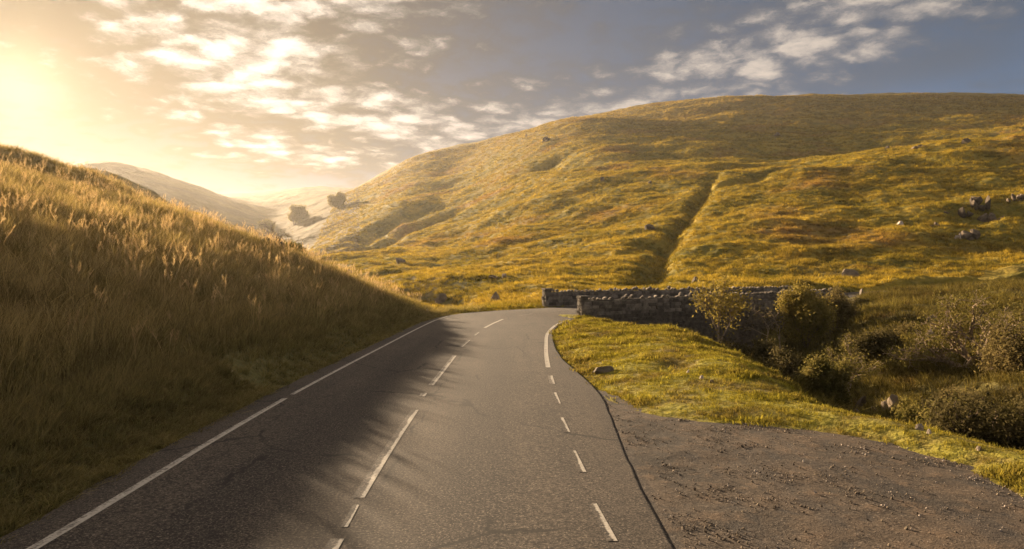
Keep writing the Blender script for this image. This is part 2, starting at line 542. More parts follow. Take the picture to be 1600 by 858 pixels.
def mesh_np(name, V, Fq, mat=None, smooth=False):
    """fast mesh from arrays of vertices and same-sized faces"""
    V = np.asarray(V, np.float32)
    Fq = np.asarray(Fq, np.int32)
    me = bpy.data.meshes.new(name)
    me.vertices.add(len(V))
    me.vertices.foreach_set('co', V.ravel())
    k = Fq.shape[1]
    me.loops.add(Fq.size)
    me.loops.foreach_set('vertex_index', Fq.ravel())
    me.polygons.add(len(Fq))
    me.polygons.foreach_set('loop_start', np.arange(0, Fq.size, k, dtype=np.int32))
    me.polygons.foreach_set('loop_total', np.full(len(Fq), k, np.int32))
    me.polygons.foreach_set('use_smooth', np.full(len(Fq), smooth))
    if mat:
        me.materials.append(mat)
    me.update(calc_edges=True)
    me.validate()
    return me


def obj(name, me, parent=None):
    o = bpy.data.objects.new(name, me)
    col.objects.link(o)
    if parent is not None:
        o.parent = parent
    return o


def tag(o, label=None, cat=None, group=None, kind=None):
    if label:
        o['label'] = label
    if cat:
        o['category'] = cat
    if group:
        o['group'] = group
    if kind:
        o['kind'] = kind
    return o


def empty(name, loc=(0, 0, 0)):
    o = bpy.data.objects.new(name, None)
    o.empty_display_size = 0.2
    o.location = loc
    col.objects.link(o)
    return o


# ------------------------------------------------------------------ materials
def material(name):
    m = bpy.data.materials.new(name)
    m.use_nodes = True
    t = NT(m.node_tree)
    t.n.clear()
    out = t.add('ShaderNodeOutputMaterial')
    return m, t, out


def world_pos(t):
    return t.add('ShaderNodeNewGeometry').outputs['Position']


def bump(t, h, strength, dist, normal=None):
    b = t.add('ShaderNodeBump')
    b.inputs['Strength'].default_value = strength
    b.inputs['Distance'].default_value = dist
    t.put(b.inputs['Height'], h)
    if normal is not None:
        t.put(b.inputs['Normal'], normal)
    return b.outputs[0]


def principled(t, out, colr, rough=0.9, nrm=None, spec=0.3):
    p = t.add('ShaderNodeBsdfPrincipled')
    t.put(p.inputs['Base Color'], colr)
    t.put(p.inputs['Roughness'], rough)
    p.inputs['Specular IOR Level'].default_value = spec
    if nrm is not None:
        t.put(p.inputs['Normal'], nrm)
    t.l.new(p.outputs[0], out.inputs['Surface'])
    return p


def hill_colour(t, pos):
    """golden, olive and rust patches of hill grass, the same on the soil and on the tufts that grow on it"""
    p2 = t.vmath('MULTIPLY', pos, (1.0, 1.0, 0.6))
    a = t.noise(p2, 0.030, 4.0, 0.6)
    b = t.noise(p2, 0.11, 5.0, 0.65)
    c = t.noise(p2, 0.5, 4.0, 0.6)
    c1 = t.mix(t.ramp(b, 0.38, 0.62), (0.110, 0.100, 0.016), (0.275, 0.205, 0.029))
    c2 = t.mix(t.ramp(a, 0.52, 0.70), c1, (0.21, 0.125, 0.042))
    c3 = t.mix(t.ramp(a, 0.46, 0.30, 0.0, 0.75), c2, (0.130, 0.125, 0.024))
    c3 = t.mix(t.ramp(c, 0.42, 0.70, 0.0, 0.5), c3, (0.33, 0.245, 0.045))
    z = t.add('ShaderNodeSeparateXYZ')
    t.l.new(pos, z.inputs[0])
    up = t.ramp(t.math('ADD', z.outputs[2], t.math('MULTIPLY', a, 60.0)), 80.0, 160.0, 0.0, 0.5)          # moor grass and heather on the tops
    return t.mix(up, c3, t.mix(t.ramp(b, 0.4, 0.6), (0.15, 0.098, 0.036), (0.21, 0.145, 0.045)))


def bank_colour(t, pos):
    b = t.noise(pos, 0.35, 4.0, 0.6)
    c = t.noise(pos, 1.7, 4.0, 0.6)
    c1 = t.mix(t.ramp(b, 0.35, 0.65), (0.145, 0.125, 0.050), (0.30, 0.235, 0.098))
    c1 = t.mix(t.ramp(c, 0.45, 0.7, 0.0, 0.6), c1, (0.37, 0.29, 0.13))
    sx = t.add('ShaderNodeSeparateXYZ')
    t.l.new(pos, sx.inputs[0])
    low = t.ramp(t.math('ADD', sx.outputs[0], t.math('MULTIPLY', b, 3.0)), -7.2, -4.2, 0.0, 0.75)          # greener at the road side
    return t.mix(low, c1, (0.115, 0.112, 0.036))


def verge_colour(t, pos):
    b = t.noise(pos, 0.8, 5.0, 0.65)
    c = t.noise(pos, 3.4, 4.0, 0.6)
    c1 = t.mix(t.ramp(b, 0.36, 0.6), (0.15, 0.115, 0.035), (0.23, 0.205, 0.03))
    return t.mix(t.ramp(c, 0.5, 0.72, 0.0, 0.6), c1, (0.12, 0.115, 0.026))


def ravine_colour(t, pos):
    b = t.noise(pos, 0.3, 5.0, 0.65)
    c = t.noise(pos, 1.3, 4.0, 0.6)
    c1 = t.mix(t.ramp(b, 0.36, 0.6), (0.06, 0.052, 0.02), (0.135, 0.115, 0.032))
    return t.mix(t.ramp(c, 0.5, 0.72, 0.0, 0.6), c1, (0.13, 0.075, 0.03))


def soil_material(name, colour, dark, b1, b2):
    m, t, out = material(name)
    pos = world_pos(t)
    c = colour(t, pos)
    f = t.noise(pos, b2 * 1.5, 5.0, 0.7)
    c = t.mix(t.ramp(f, 0.35, 0.65, 0.0, 0.6), c, t.mix(1.0, c, dark, 'MULTIPLY'))
    n1 = bump(t, t.noise(pos, b1, 5.0, 0.65), 0.75, 0.45 / b1)
    n2 = bump(t, t.noise(pos, b2, 4.0, 0.7), 0.7, 0.35 / b2, n1)
    principled(t, out, c, 0.95, n2, 0.1)
    return m


MAT_HILL = soil_material('hill_grass_ground', hill_colour, (0.55, 0.52, 0.45), 0.45, 2.2)
def moor_colour(t, pos):
    b = t.noise(pos, 0.02, 5.0, 0.65)
    return t.mix(t.ramp(b, 0.38, 0.62), (0.085, 0.066, 0.026), (0.15, 0.112, 0.038))


MAT_MOOR = soil_material('far_moor', moor_colour, (0.7, 0.65, 0.6), 0.05, 0.3)
MAT_BANK = soil_material('bank_ground', bank_colour, (0.5, 0.45, 0.4), 1.2, 5.0)
MAT_VERGE = soil_material('verge_turf', verge_colour, (0.7, 0.65, 0.6), 1.6, 9.0)
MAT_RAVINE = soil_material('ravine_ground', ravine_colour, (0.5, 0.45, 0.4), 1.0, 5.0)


def grass_material(name, colour, tip, translucency=0.4, gain=1.0):
    m, t, out = material(name)
    pos = world_pos(t)
    c = colour(t, pos)
    rnd = t.add('ShaderNodeObjectInfo').outputs['Random']
    c = t.mix(1.0, c, t.ramp(rnd, 0, 1, 0.5 * gain, 1.4 * gain, False), 'MULTIPLY')
    uv = t.add('ShaderNodeUVMap').outputs[0]
    s = t.add('ShaderNodeSeparateXYZ')
    t.l.new(uv, s.inputs[0])
    c = t.mix(1.0, c, t.ramp(s.outputs[0], 0, 1, 0.42, 1.65, False), 'MULTIPLY')
    c = t.mix(t.math('MULTIPLY', t.ramp(s.outputs[1], 0.3, 1.0, 0.0, 0.75), s.outputs[0]), c, tip)
    d = t.add('ShaderNodeBsdfDiffuse')
    t.put(d.inputs[0], c)
    tr = t.add('ShaderNodeBsdfTranslucent')
    t.put(tr.inputs[0], t.mix(1.0, c, (1.15, 1.06, 0.8), 'MULTIPLY'))
    mx = t.add('ShaderNodeMixShader')
    mx.inputs[0].default_value = translucency
    t.l.new(d.outputs[0], mx.inputs[1])
    t.l.new(tr.outputs[0], mx.inputs[2])
    t.l.new(mx.outputs[0], out.inputs['Surface'])
    return m


MAT_G_BANK = grass_material('tall_bank_grass', bank_colour, (0.47, 0.36, 0.17), 0.5)
MAT_G_HILL = grass_material('hill_tussock', hill_colour, (0.37, 0.27, 0.050), 0.5)
MAT_G_VERGE = grass_material('short_verge_grass', verge_colour, (0.27, 0.235, 0.04), 0.4)
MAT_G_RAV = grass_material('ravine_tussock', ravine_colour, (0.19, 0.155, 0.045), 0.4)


def plain_translucent(name, base, tl, var=0.3, transl=0.4):
    m, t, out = material(name)
    rnd = t.noise(world_pos(t), 3.0, 3.0, 0.6)
    c = t.mix(t.ramp(rnd, 0.35, 0.65), base, tuple(min(x * (1 + var) + 0.02, 1) for x in tl))
    d = t.add('ShaderNodeBsdfDiffuse')
    t.put(d.inputs[0], c)
    tr = t.add('ShaderNodeBsdfTranslucent')
    t.put(tr.inputs[0], c)
    mx = t.add('ShaderNodeMixShader')
    mx.inputs[0].default_value = transl
    t.l.new(d.outputs[0], mx.inputs[1])
    t.l.new(tr.outputs[0], mx.inputs[2])
    t.l.new(mx.outputs[0], out.inputs['Surface'])
    return m


MAT_SEED = plain_translucent('grass_seed_head', (0.42, 0.28, 0.12), (0.5, 0.35, 0.15), 0.2, 0.5)
MAT_LEAF = plain_translucent('leaf_green', (0.085, 0.078, 0.018), (0.15, 0.118, 0.026))
MAT_LEAF_Y = plain_translucent('leaf_yellow_green', (0.16, 0.13, 0.025), (0.22, 0.165, 0.035))
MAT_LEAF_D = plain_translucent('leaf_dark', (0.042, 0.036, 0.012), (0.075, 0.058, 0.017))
MAT_LEAF_B = plain_translucent('leaf_brown', (0.095, 0.074, 0.026), (0.14, 0.105, 0.033))


def bark_material(name, a, b):
    m, t, out = material(name)
    pos = world_pos(t)
    n = t.noise(t.vmath('MULTIPLY', pos, (1, 1, 0.3)), 14.0, 4.0, 0.65)
    principled(t, out, t.mix(t.ramp(n, 0.35, 0.65), a, b), 0.95, bump(t, n, 0.6, 0.03), 0.15)
    return m


MAT_BARK = bark_material('bark', (0.10, 0.07, 0.045), (0.20, 0.15, 0.10))
MAT_BARK_PALE = bark_material('pale_bark', (0.17, 0.125, 0.085), (0.34, 0.26, 0.18))


def stone_material(name, a, b, lichen, scale=3.0):
    m, t, out = material(name)
    pos = world_pos(t)
    n = t.noise(pos, scale, 6.0, 0.65)
    c = t.mix(t.ramp(n, 0.3, 0.7), a, b)
    li = t.noise(pos, scale * 2.3, 5.0, 0.7)
    c = t.mix(t.ramp(li, 0.58, 0.72, 0.0, 0.7), c, lichen)
    rnd = t.add('ShaderNodeObjectInfo').outputs['Random']
    c = t.mix(1.0, c, t.ramp(rnd, 0, 1, 0.55, 1.6, False), 'MULTIPLY')
    f = t.noise(pos, scale * 7, 5.0, 0.7)
    principled(t, out, c, 0.92, bump(t, t.math('ADD', n, t.math('MULTIPLY', f, 0.35)), 0.7, 0.1), 0.2)
    return m


MAT_STONE = stone_material('wall_stone', (0.09, 0.076, 0.06), (0.20, 0.168, 0.13), (0.27, 0.25, 0.18), 3.0)
MAT_ROCK = stone_material('grey_rock', (0.09, 0.07, 0.05), (0.19, 0.15, 0.105), (0.24, 0.21, 0.13), 2.0)
MAT_ROCK_PALE = stone_material('pale_rock', (0.22, 0.18, 0.145), (0.38, 0.32, 0.27), (0.16, 0.145, 0.10), 3.0)
MAT_ROCK_DARK = stone_material('dark_wet_rock', (0.055, 0.042, 0.03), (0.13, 0.098, 0.068), (0.14, 0.13, 0.06), 2.5)
MAT_MORTAR = stone_material('wall_core', (0.05, 0.042, 0.034), (0.09, 0.075, 0.06), (0.07, 0.07, 0.04), 5.0)


def asphalt_colour(t, pos):
    n1 = t.noise(pos, 0.35, 4.0, 0.6)
    n2 = t.noise(t.vmath('MULTIPLY', pos, (1.6, 0.14, 1)), 1.0, 4.0, 0.6)          # worn along the wheel tracks
    mid = t.noise(pos, 5.0, 5.0, 0.7)
    sx = t.add('ShaderNodeSeparateXYZ')
    t.l.new(pos, sx.inputs[0])
    off = t.math('ADD', sx.outputs[0], t.math('MULTIPLY', t.math('SUBTRACT', t.noise(pos, 0.3, 3.0, 0.6), 0.5), 0.7))
    strip = t.math('MAXIMUM', t.ramp(t.math('ABSOLUTE', t.math('ADD', off, 0.45)), 0.75, 0.15), t.ramp(t.math('ABSOLUTE', t.math('ADD', off, 3.1)), 0.6, 0.1))
    strip = t.math('MULTIPLY', strip, t.ramp(sx.outputs[1], 34.0, 22.0))          # oil-dark middle of each lane
    sp = t.noise(pos, 38.0, 2.0, 0.9)
    sp2 = t.noise(pos, 19.0, 3.0, 0.85)
    c = t.mix(t.ramp(n1, 0.3, 0.7), (0.054, 0.045, 0.037), (0.085, 0.069, 0.055))
    c = t.mix(t.ramp(n2, 0.42, 0.66, 0.0, 0.6), c, (0.100, 0.080, 0.061))
    c = t.mix(t.ramp(n2, 0.46, 0.30, 0.0, 0.5), c, (0.042, 0.037, 0.033))
    c = t.mix(t.ramp(mid, 0.55, 0.35, 0.0, 0.45), c, (0.042, 0.037, 0.032))
    c = t.mix(t.math('MULTIPLY', strip, 0.6), c, (0.040, 0.034, 0.030))
    c = t.mix(t.ramp(sp2, 0.60, 0.38, 0.0, 0.9), c, t.mix(1.0, c, (0.38, 0.38, 0.39), 'MULTIPLY'))
    c = t.mix(t.ramp(sp, 0.56, 0.70, 0.0, 0.85), c, (0.24, 0.20, 0.155))
    c = t.mix(t.ramp(sp, 0.47, 0.36, 0.0, 0.9), c, (0.012, 0.011, 0.010))
    return c, sp, sp2


m_, t_, o_ = material('asphalt')
_p = world_pos(t_)
_c3, _sp, _sp2 = asphalt_colour(t_, _p)
# a joint and a few cracks run beside the centre line
_sx = t_.add('ShaderNodeSeparateXYZ')
t_.l.new(_p, _sx.inputs[0])
_wob = t_.math('MULTIPLY', t_.math('SUBTRACT', t_.noise(_p, 1.6, 5.0, 0.7), 0.5), 0.5)
_dx = t_.math('ABSOLUTE', t_.math('ADD', t_.math('ADD', _sx.outputs[0], 1.58), _wob))
_near = t_.ramp(_sx.outputs[1], 30.0, 20.0)
_crk = t_.math('MULTIPLY', t_.ramp(_dx, 0.03, 0.008), t_.math('MULTIPLY', _near, t_.ramp(t_.noise(_p, 0.45, 2.0, 0.5), 0.45, 0.55)))
_vc = t_.add('ShaderNodeTexVoronoi', feature='DISTANCE_TO_EDGE')
t_.put(_vc.inputs['Vector'], t_.vmath('ADD', t_.vmath('MULTIPLY', _p, (1.0, 0.6, 1.0)), t_.scale(t_.noise(_p, 2.2, 5.0, 0.7, 0.0, 1), 0.35)))
_vc.inputs['Scale'].default_value = 0.42
_net = t_.math('MULTIPLY', t_.ramp(_vc.outputs['Distance'], 0.016, 0.004), t_.ramp(t_.noise(_p, 0.28, 3.0, 0.6), 0.49, 0.56))
_crk = t_.math('MAXIMUM', _crk, _net)
_c3 = t_.mix(t_.math('MULTIPLY', _crk, 0.85), _c3, (0.014, 0.013, 0.012))
_h = t_.math('ADD', t_.math('MULTIPLY', _sp, 0.6), t_.math('MULTIPLY', _sp2, 0.5))
_n1 = bump(t_, t_.noise(_p, 0.5, 2.0, 0.5), 0.06, 0.05)
principled(t_, o_, _c3, 0.9, bump(t_, _h, 0.5, 0.007, _n1), 0.15)
MAT_ASPHALT = m_

m_, t_, o_ = material('road_paint')
_p = world_pos(t_)
_c3, _sp, _sp2 = asphalt_colour(t_, _p)
_uv = t_.add('ShaderNodeUVMap').outputs[0]
_s = t_.add('ShaderNodeSeparateXYZ')
t_.l.new(_uv, _s.inputs[0])
_worn = t_.add('ShaderNodeAttribute', attribute_name='wear', attribute_type='OBJECT').outputs['Fac']
_edge = t_.math('ABSOLUTE', t_.math('SUBTRACT', _s.outputs[0], 0.5))          # 0 in the middle of the stripe, 0.5 at its rims
_wear = t_.math('MULTIPLY', _worn, t_.ramp(t_.math('ADD', _s.outputs[0], t_.math('MULTIPLY', t_.math('SUBTRACT', t_.noise(_p, 1.3, 3.0, 0.6), 0.5), 0.9)), 0.75, 0.45, 0.35, 1.0))
_nz = t_.noise(_p, 24.0, 6.0, 0.8)
_nz2 = t_.noise(_p, 3.0, 3.0, 0.6)
_keep = t_.ramp(t_.math('SUBTRACT', t_.math('ADD', t_.math('MULTIPLY', _nz, 0.75), t_.math('MULTIPLY', _nz2, 0.35)), t_.math('MULTIPLY', _wear, 0.40)), 0.18, 0.40)
_paint = t_.mix(t_.ramp(_nz, 0.3, 0.7), (0.26, 0.235, 0.20), (0.43, 0.40, 0.345))
_col = t_.mix(_keep, _c3, _paint)
principled(t_, o_, _col, 0.7, bump(t_, _nz, 0.2, 0.004), 0.2)
MAT_PAINT = m_

m_, t_, o_ = material('layby_gravel')
_p = world_pos(t_)
_v = t_.add('ShaderNodeTexVoronoi')
t_.put(_v.inputs['Vector'], t_.vmath('ADD', _p, t_.scale(t_.noise(_p, 30.0, 2.0, 0.5, 0.0, 1), 0.03)))
_v.inputs['Scale'].default_value = 62.0
_a = t_.noise(_p, 0.7, 5.0, 0.65)
_b = t_.noise(_p, 34.0, 3.0, 0.85)
_e = t_.noise(_p, 2.6, 6.0, 0.72)
_r = t_.noise(t_.vmath('MULTIPLY', _p, (1.5, 0.35, 1)), 1.1, 4.0, 0.6)           # ruts left by turning cars
_c = t_.mix(t_.ramp(_a, 0.35, 0.62), (0.034, 0.028, 0.022), (0.076, 0.056, 0.039))
_c = t_.mix(t_.ramp(_e, 0.50, 0.66, 0.0, 0.75), _c, (0.112, 0.076, 0.048))
_c = t_.mix(t_.ramp(_e, 0.45, 0.32, 0.0, 0.8), _c, (0.032, 0.029, 0.027))
_c = t_.mix(t_.ramp(_r, 0.5, 0.36, 0.0, 0.6), _c, (0.036, 0.032, 0.029))
_c = t_.mix(t_.ramp(_b, 0.46, 0.34, 0.0, 0.9), _c, (0.014, 0.012, 0.011))
_c = t_.mix(t_.ramp(_b, 0.56, 0.70, 0.0, 0.9), _c, (0.22, 0.18, 0.14))
_n = bump(t_, _e, 0.35, 0.10)
_n = bump(t_, _v.outputs['Distance'], 0.3, 0.010, _n)
principled(t_, o_, _c, 0.9, bump(t_, _b, 0.6, 0.012, _n), 0.2)
MAT_GRAVEL = m_

# ------------------------------------------------------------------ the ground, cut into the pieces of land one sees
nT, nL = T2.shape
dT = (np.gradient(GZ, axis=0))
Vall = np.stack([GX, GY, GZ], -1)
tu = np.gradient(Vall, axis=0)
tv = np.gradient(Vall, axis=1)
Nall = np.cross(tv, tu)
Nall /= np.linalg.norm(Nall, axis=-1, keepdims=True) + 1e-12
Nall[Nall[..., 2] < 0] *= -1
cx = (GX[:-1, :-1] + GX[1:, 1:]) / 2
cy = (GY[:-1, :-1] + GY[1:, 1:]) / 2
cr = np.hypot(cx, cy)
cpx = np.where(cy > 1, 800 + 1067 * cx / np.maximum(cy, 1e-6), np.where(cx > 0, 9999, -9999))
wob = 1.2 * fbm(cx / 3.0, cy / 3.0, 3, 41)
REG = np.full(cx.shape, 'hillside', dtype=object)
near = cr < 60
side_c = (cx - NEAR_A[0]) * WALL_NRM[0] + (cy - NEAR_A[1]) * WALL_NRM[1]
REG[(cx < -4) & (cr < 98) & ((cx < -5) | (cy < 44))] = 'bank'
brink = np.interp(cy, [-20, 0, 4, 9.4, 10.8, 11.8, 12.6, 15.6, 21, 27, 33, 37.5], [7, 7, 7.3, 7.1, 6.9, 6.6, 6.0, 6.2, 7.1, 7.7, 7.6, 5.6])
REG[(cx >= -4) & (cy < 48) & (cx < brink + 0.9 + 0.2 * wob) & (side_c < 9) & (cr < 60)] = 'verge'
REG[(cx >= brink + 0.9 + 0.2 * wob) & (cr < 66) & (side_c < 2.0 + wob) & (cx > 3)] = 'ravine'
REG[(cr > 240) & (cpx < 560)] = 'far_hill'
REG[(cr > 900)] = 'far_hill'
REG[(cr > 98) & (cpx < 445) & (cr < 240.1)] = 'valley'
idx = np.arange(nT * nL).reshape(nT, nL)
quads = np.stack([idx[:-1, :-1], idx[1:, :-1], idx[1:, 1:], idx[:-1, 1:]], -1)[..., ::-1]
quads = quads[..., ::-1]                       # faces look up
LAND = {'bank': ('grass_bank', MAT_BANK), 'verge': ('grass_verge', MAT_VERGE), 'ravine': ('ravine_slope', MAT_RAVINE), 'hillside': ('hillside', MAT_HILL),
        'far_hill': ('far_hills', MAT_MOOR), 'valley': ('valley_slope', MAT_BANK)}
for key, (nm, mt) in LAND.items():
    q = quads[REG == key]
    used, inv_ = np.unique(q, return_inverse=True)
    me = mesh_np(nm, Vall.reshape(-1, 3)[used], inv_.reshape(q.shape), mt, True)
    me.normals_split_custom_set_from_vertices(Nall.reshape(-1, 3)[used].tolist())
    tag(obj(nm, me), kind='structure')

# ------------------------------------------------------------------ road, its painted lines, the lay-by
CROSS = [0.0, 0.006, 0.03, 0.1, 0.2, 0.3, 0.4, 0.5, 0.6, 0.7, 0.8, 0.9, 0.97, 0.994, 1.0]
NX = len(CROSS)
V, Fc = [], []
for i, row in enumerate(ROAD):
    a, b, z = row[0:2], row[2:4], row[4]
    ragged_l = 0.07 * float(fbm(np.array(i * 0.23), np.array(0.5), 3, 3))
    ragged_r = 0.022 * float(fbm(np.array(i * 0.17), np.array(7.5), 4, 4))
    V.append((*(a + (b - a) / np.linalg.norm(b - a) * (ragged_l + 0.01)), z - 0.13))
    for k in range(NX):
        f = CROSS[k]
        p = a * (1 - f) + b * f
        dirv = (b - a) / np.linalg.norm(b - a)
        p = p + dirv * ((ragged_l if k < 3 else 0) + (ragged_r if k > NX - 4 else 0))
        V.append((p[0], p[1], z + 0.03 * (1 - (2 * f - 1) ** 2) - 0.03))
    V.append((*(b + (b - a) / np.linalg.norm(b - a) * (ragged_r - 0.01)), z - 0.13))
W_ = NX + 2
for i in range(len(ROAD) - 1):
    for k in range(W_ - 1):
        Fc.append((i * W_ + k, i * W_ + k + 1, (i + 1) * W_ + k + 1, (i + 1) * W_ + k))
road = tag(obj('road', mesh_np('road', np.array(V), np.array(Fc), MAT_ASPHALT, True)), kind='structure')
_rl = ROAD_MID


def road_z(x, y):
    d, i, t = seg_dist(np.array([x]), np.array([y]), ROAD_MID)
    i, t = int(i[0]), float(t[0])
    row = ROAD[i] * (1 - t) + ROAD[min(i + 1, len(ROAD) - 1)] * t
    wdt = math.hypot(row[0] - row[2], row[1] - row[3]) / 2
    f = min(float(d[0]) / wdt, 1)
    return row[4] + 0.03 * (1 - f * f) - 0.03


def stripe(name, pts, width, wear, label=None):
    c = np.array(pts, float)
    n_ = max(2, int(math.hypot(*(c[-1] - c[0])) / 0.5 / max(len(c) - 1, 1)))
    c = catmull(c, max(3, n_))
    V, Fc = [], []
    s = 0
    S = [0]
    for i in range(1, len(c)):
        s += math.hypot(*(c[i] - c[i - 1]))
        S.append(s)
    for i in range(len(c)):
        d = c[min(i + 1, len(c) - 1)] - c[max(i - 1, 0)]
        d /= np.linalg.norm(d)
        nn = np.array([-d[1], d[0]])
        for k in range(3):
            p = c[i] + nn * width * (0.5 - k / 2)
            V.append((p[0], p[1], road_z(p[0], p[1]) + 0.0045))
    for i in range(len(c) - 1):
        for k in range(2):
            Fc.append((i * 3 + k, (i + 1) * 3 + k, (i + 1) * 3 + k + 1, i * 3 + k + 1))
    me = mesh_np(name, np.array(V), np.array(Fc)[:, ::-1], MAT_PAINT)
    uv = me.uv_layers.new(name='UVMap')
    li = np.zeros(len(me.loops), np.int32)
    me.loops.foreach_get('vertex_index', li)
    uvs = np.stack([(li % 3) / 2, np.array(S)[li // 3] / S[-1]], 1).astype(np.float32)
    uv.data.foreach_set('uv', uvs.ravel())
    o = obj(name, me, road)
    o['wear'] = float(wear)
    if label:
        o['label'] = label
    return o


stripe('edge_line', [(-4.38, 4.5), (-4.42, 7), (-4.55, 10.5), (-4.62, 13.9)], 0.115, 0.6)
stripe('edge_line', [(-4.62, 14.35), (-4.6, 18), (-4.52, 24), (-4.42, 31), (-4.25, 37), (-3.85, 40.6)], 0.10, 0.55)
stripe('edge_line', [(-3.75, 40.9), (-2.7, 42.7), (-1.2, 43.7), (.5, 44.3)], 0.11, 0.8)
stripe('centre_line', [(-1.62, 5.0), (-1.65, 6.45)], 0.13, 1.05)
stripe('centre_line', [(-1.72, 7.64), (-1.77, 10), (-1.79, 12.6)], 0.14, 1.0)
stripe('centre_line', [(-1.66, 6.75), (-1.69, 7.4)], 0.07, 1.3)
stripe('centre_line', [(-1.85, 14.0), (-1.85, 14.4)], 0.13, 0.9)
stripe('centre_line', [(-1.83, 15.4), (-1.80, 18), (-1.77, 21)], 0.13, 0.8)
stripe('centre_line', [(-1.76, 23.6), (-1.64, 26)], 0.12, 0.9)
stripe('centre_line', [(-1.55, 28.0), (-1.46, 29.6)], 0.11, 0.9)
stripe('centre_line', [(-1.28, 32.0), (-.95, 35), (-.5, 38)], 0.13, 0.35)
stripe('centre_line', [(.4, 40.4), (1.2, 41.2)], 0.12, 1.0)
stripe('centre_line', [(2.4, 42.2), (3.6, 42.9)], 0.12, 1.0)
stripe('lay_by_dash', [(.95, 6.45), (.88, 7.5)], 0.10, 1.0)
stripe('lay_by_dash', [(.90, 8.7), (.86, 9.75)], 0.10, 1.1)
stripe('lay_by_dash', [(.88, 10.9), (.85, 12.0)], 0.105, 1.1)
stripe('lay_by_dash', [(.90, 13.3), (.89, 14.55)], 0.105, 1.0)
stripe('lay_by_dash', [(.93, 15.7), (.95, 17.0)], 0.12, 0.85)
stripe('edge_line', [(.98, 18.5), (1.06, 21), (1.2, 24), (1.5, 29), (2.1, 33.6), (2.75, 36.5), (3.5, 38.4)], 0.13, 0.5)

# lay-by: rough sheet of rolled gravel
lx, ly = np.meshgrid(np.arange(1.2, 6.4, 0.06), np.arange(-4, 15.2, 0.06), indexing='ij')
lzz = -0.062 + 0.020 * fbm(lx / 1.3, ly / 1.3, 3, 51) + 0.005 * fbm(lx / 0.22, ly / 0.22, 3, 57) - 0.03 * np.exp(-(((lx - 2.9) / 0.5) ** 2 + ((ly - 9.3) / 0.35) ** 2))
lip = np.where((lx - 3.42) ** 2 + (ly - 8.75) ** 2 < 0.16, 0.0, 0.0)
rim = np.interp(ly, ROWS[:9, 3], ROWS[:9, 2])
toroad = sstep(0.5, 0.05, lx - rim)
edge_d, _, _ = seg_dist(lx, ly, LAYBY_CURVE)
toturf = sstep(0.7, 0.1, edge_d)
lzz = np.minimum(lzz + 0.02, -0.018) * (1 - toroad) + (-0.034 + 0.003 * fbm(lx / 0.25, ly / 0.6, 3, 67)) * toroad
lzz = lzz * (1 - toturf) + (-0.042) * toturf
nx_, ny_ = lx.shape
ii = np.arange(nx_ * ny_).reshape(nx_, ny_)
q = np.stack([ii[:-1, :-1], ii[1:, :-1], ii[1:, 1:], ii[:-1, 1:]], -1)
qx, qy = (lx[:-1, :-1] + 0.03), (ly[:-1, :-1] + 0.03)
jag = 0.14 * fbm(qx / 0.5, qy / 0.5, 3, 61)
dk, _, _ = seg_dist(qx, qy, LAYBY_CURVE)
keep = in_poly(qx, qy, LAYBY_POLY) | ((dk < 0.12 + jag) & (qx > 1.2))
q = q[keep]
used, inv_ = np.unique(q, return_inverse=True)
tag(obj('lay_by', mesh_np('lay_by', np.stack([lx, ly, lzz], -1).reshape(-1, 3)[used], inv_.reshape(q.shape), MAT_GRAVEL, True)), kind='structure')

# ------------------------------------------------------------------ scatter of small plants and stones (one object each, real instances on points)
stock = bpy.data.collections.new('stock')      # prototypes, not linked to the scene


def proto_collection(name, meshes):
    c = bpy.data.collections.new(name)
    for k, me in enumerate(meshes):
        o = bpy.data.objects.new('%s_%02d' % (name, k), me)
        c.objects.link(o)
    return c


def scatter(name, pts, rot, scl, meshes, label, cat):
    """pts Nx3, rot Nx3, scl Nx3"""
    pc = proto_collection(name + '_stock', meshes)
    n = len(pts)
    me = bpy.data.meshes.new(name)
    me.vertices.add(n)
    me.vertices.foreach_set('co', np.asarray(pts, np.float32).ravel())
    a = me.attributes.new('rot', 'FLOAT_VECTOR', 'POINT')
    a.data.foreach_set('vector', np.asarray(rot, np.float32).ravel())
    a = me.attributes.new('scl', 'FLOAT_VECTOR', 'POINT')
    a.data.foreach_set('vector', np.asarray(scl, np.float32).ravel())
    a = me.attributes.new('pick', 'INT', 'POINT')
    a.data.foreach_set('value', rng.integers(0, len(meshes), n).astype(np.int32))
    me.update()
    o = tag(obj(name, me), label, cat, kind='stuff')
    g = bpy.data.node_groups.new(name, 'GeometryNodeTree')
    g.interface.new_socket('Geometry', in_out='INPUT', socket_type='NodeSocketGeometry')
    g.interface.new_socket('Geometry', in_out='OUTPUT', socket_type='NodeSocketGeometry')
    N = g.nodes
    L = g.links
    gi, go = N.new('NodeGroupInput'), N.new('NodeGroupOutput')
    ci = N.new('GeometryNodeCollectionInfo')
    ci.inputs['Collection'].default_value = pc
    ci.inputs['Separate Children'].default_value = True
    ci.inputs['Reset Children'].default_value = True
    ip = N.new('GeometryNodeInstanceOnPoints')
    ip.inputs['Pick Instance'].default_value = True
    L.new(gi.outputs[0], ip.inputs['Points'])
    L.new(ci.outputs[0], ip.inputs['Instance'])

    def named(nm, dt):
        a_ = N.new('GeometryNodeInputNamedAttribute')
        a_.data_type = dt
        a_.inputs['Name'].default_value = nm
        return [s for s in a_.outputs if s.enabled and s.name == 'Attribute'][0]
    L.new(named('pick', 'INT'), ip.inputs['Instance Index'])
    e2r = N.new('FunctionNodeEulerToRotation')
    L.new(named('rot', 'FLOAT_VECTOR'), e2r.inputs[0])
    L.new(e2r.outputs[0], ip.inputs['Rotation'])
    L.new(named('scl', 'FLOAT_VECTOR'), ip.inputs['Scale'])
    L.new(ip.outputs[0], go.inputs[0])
    md = o.modifiers.new('scatter', 'NODES')
    md.node_group = g
    return o


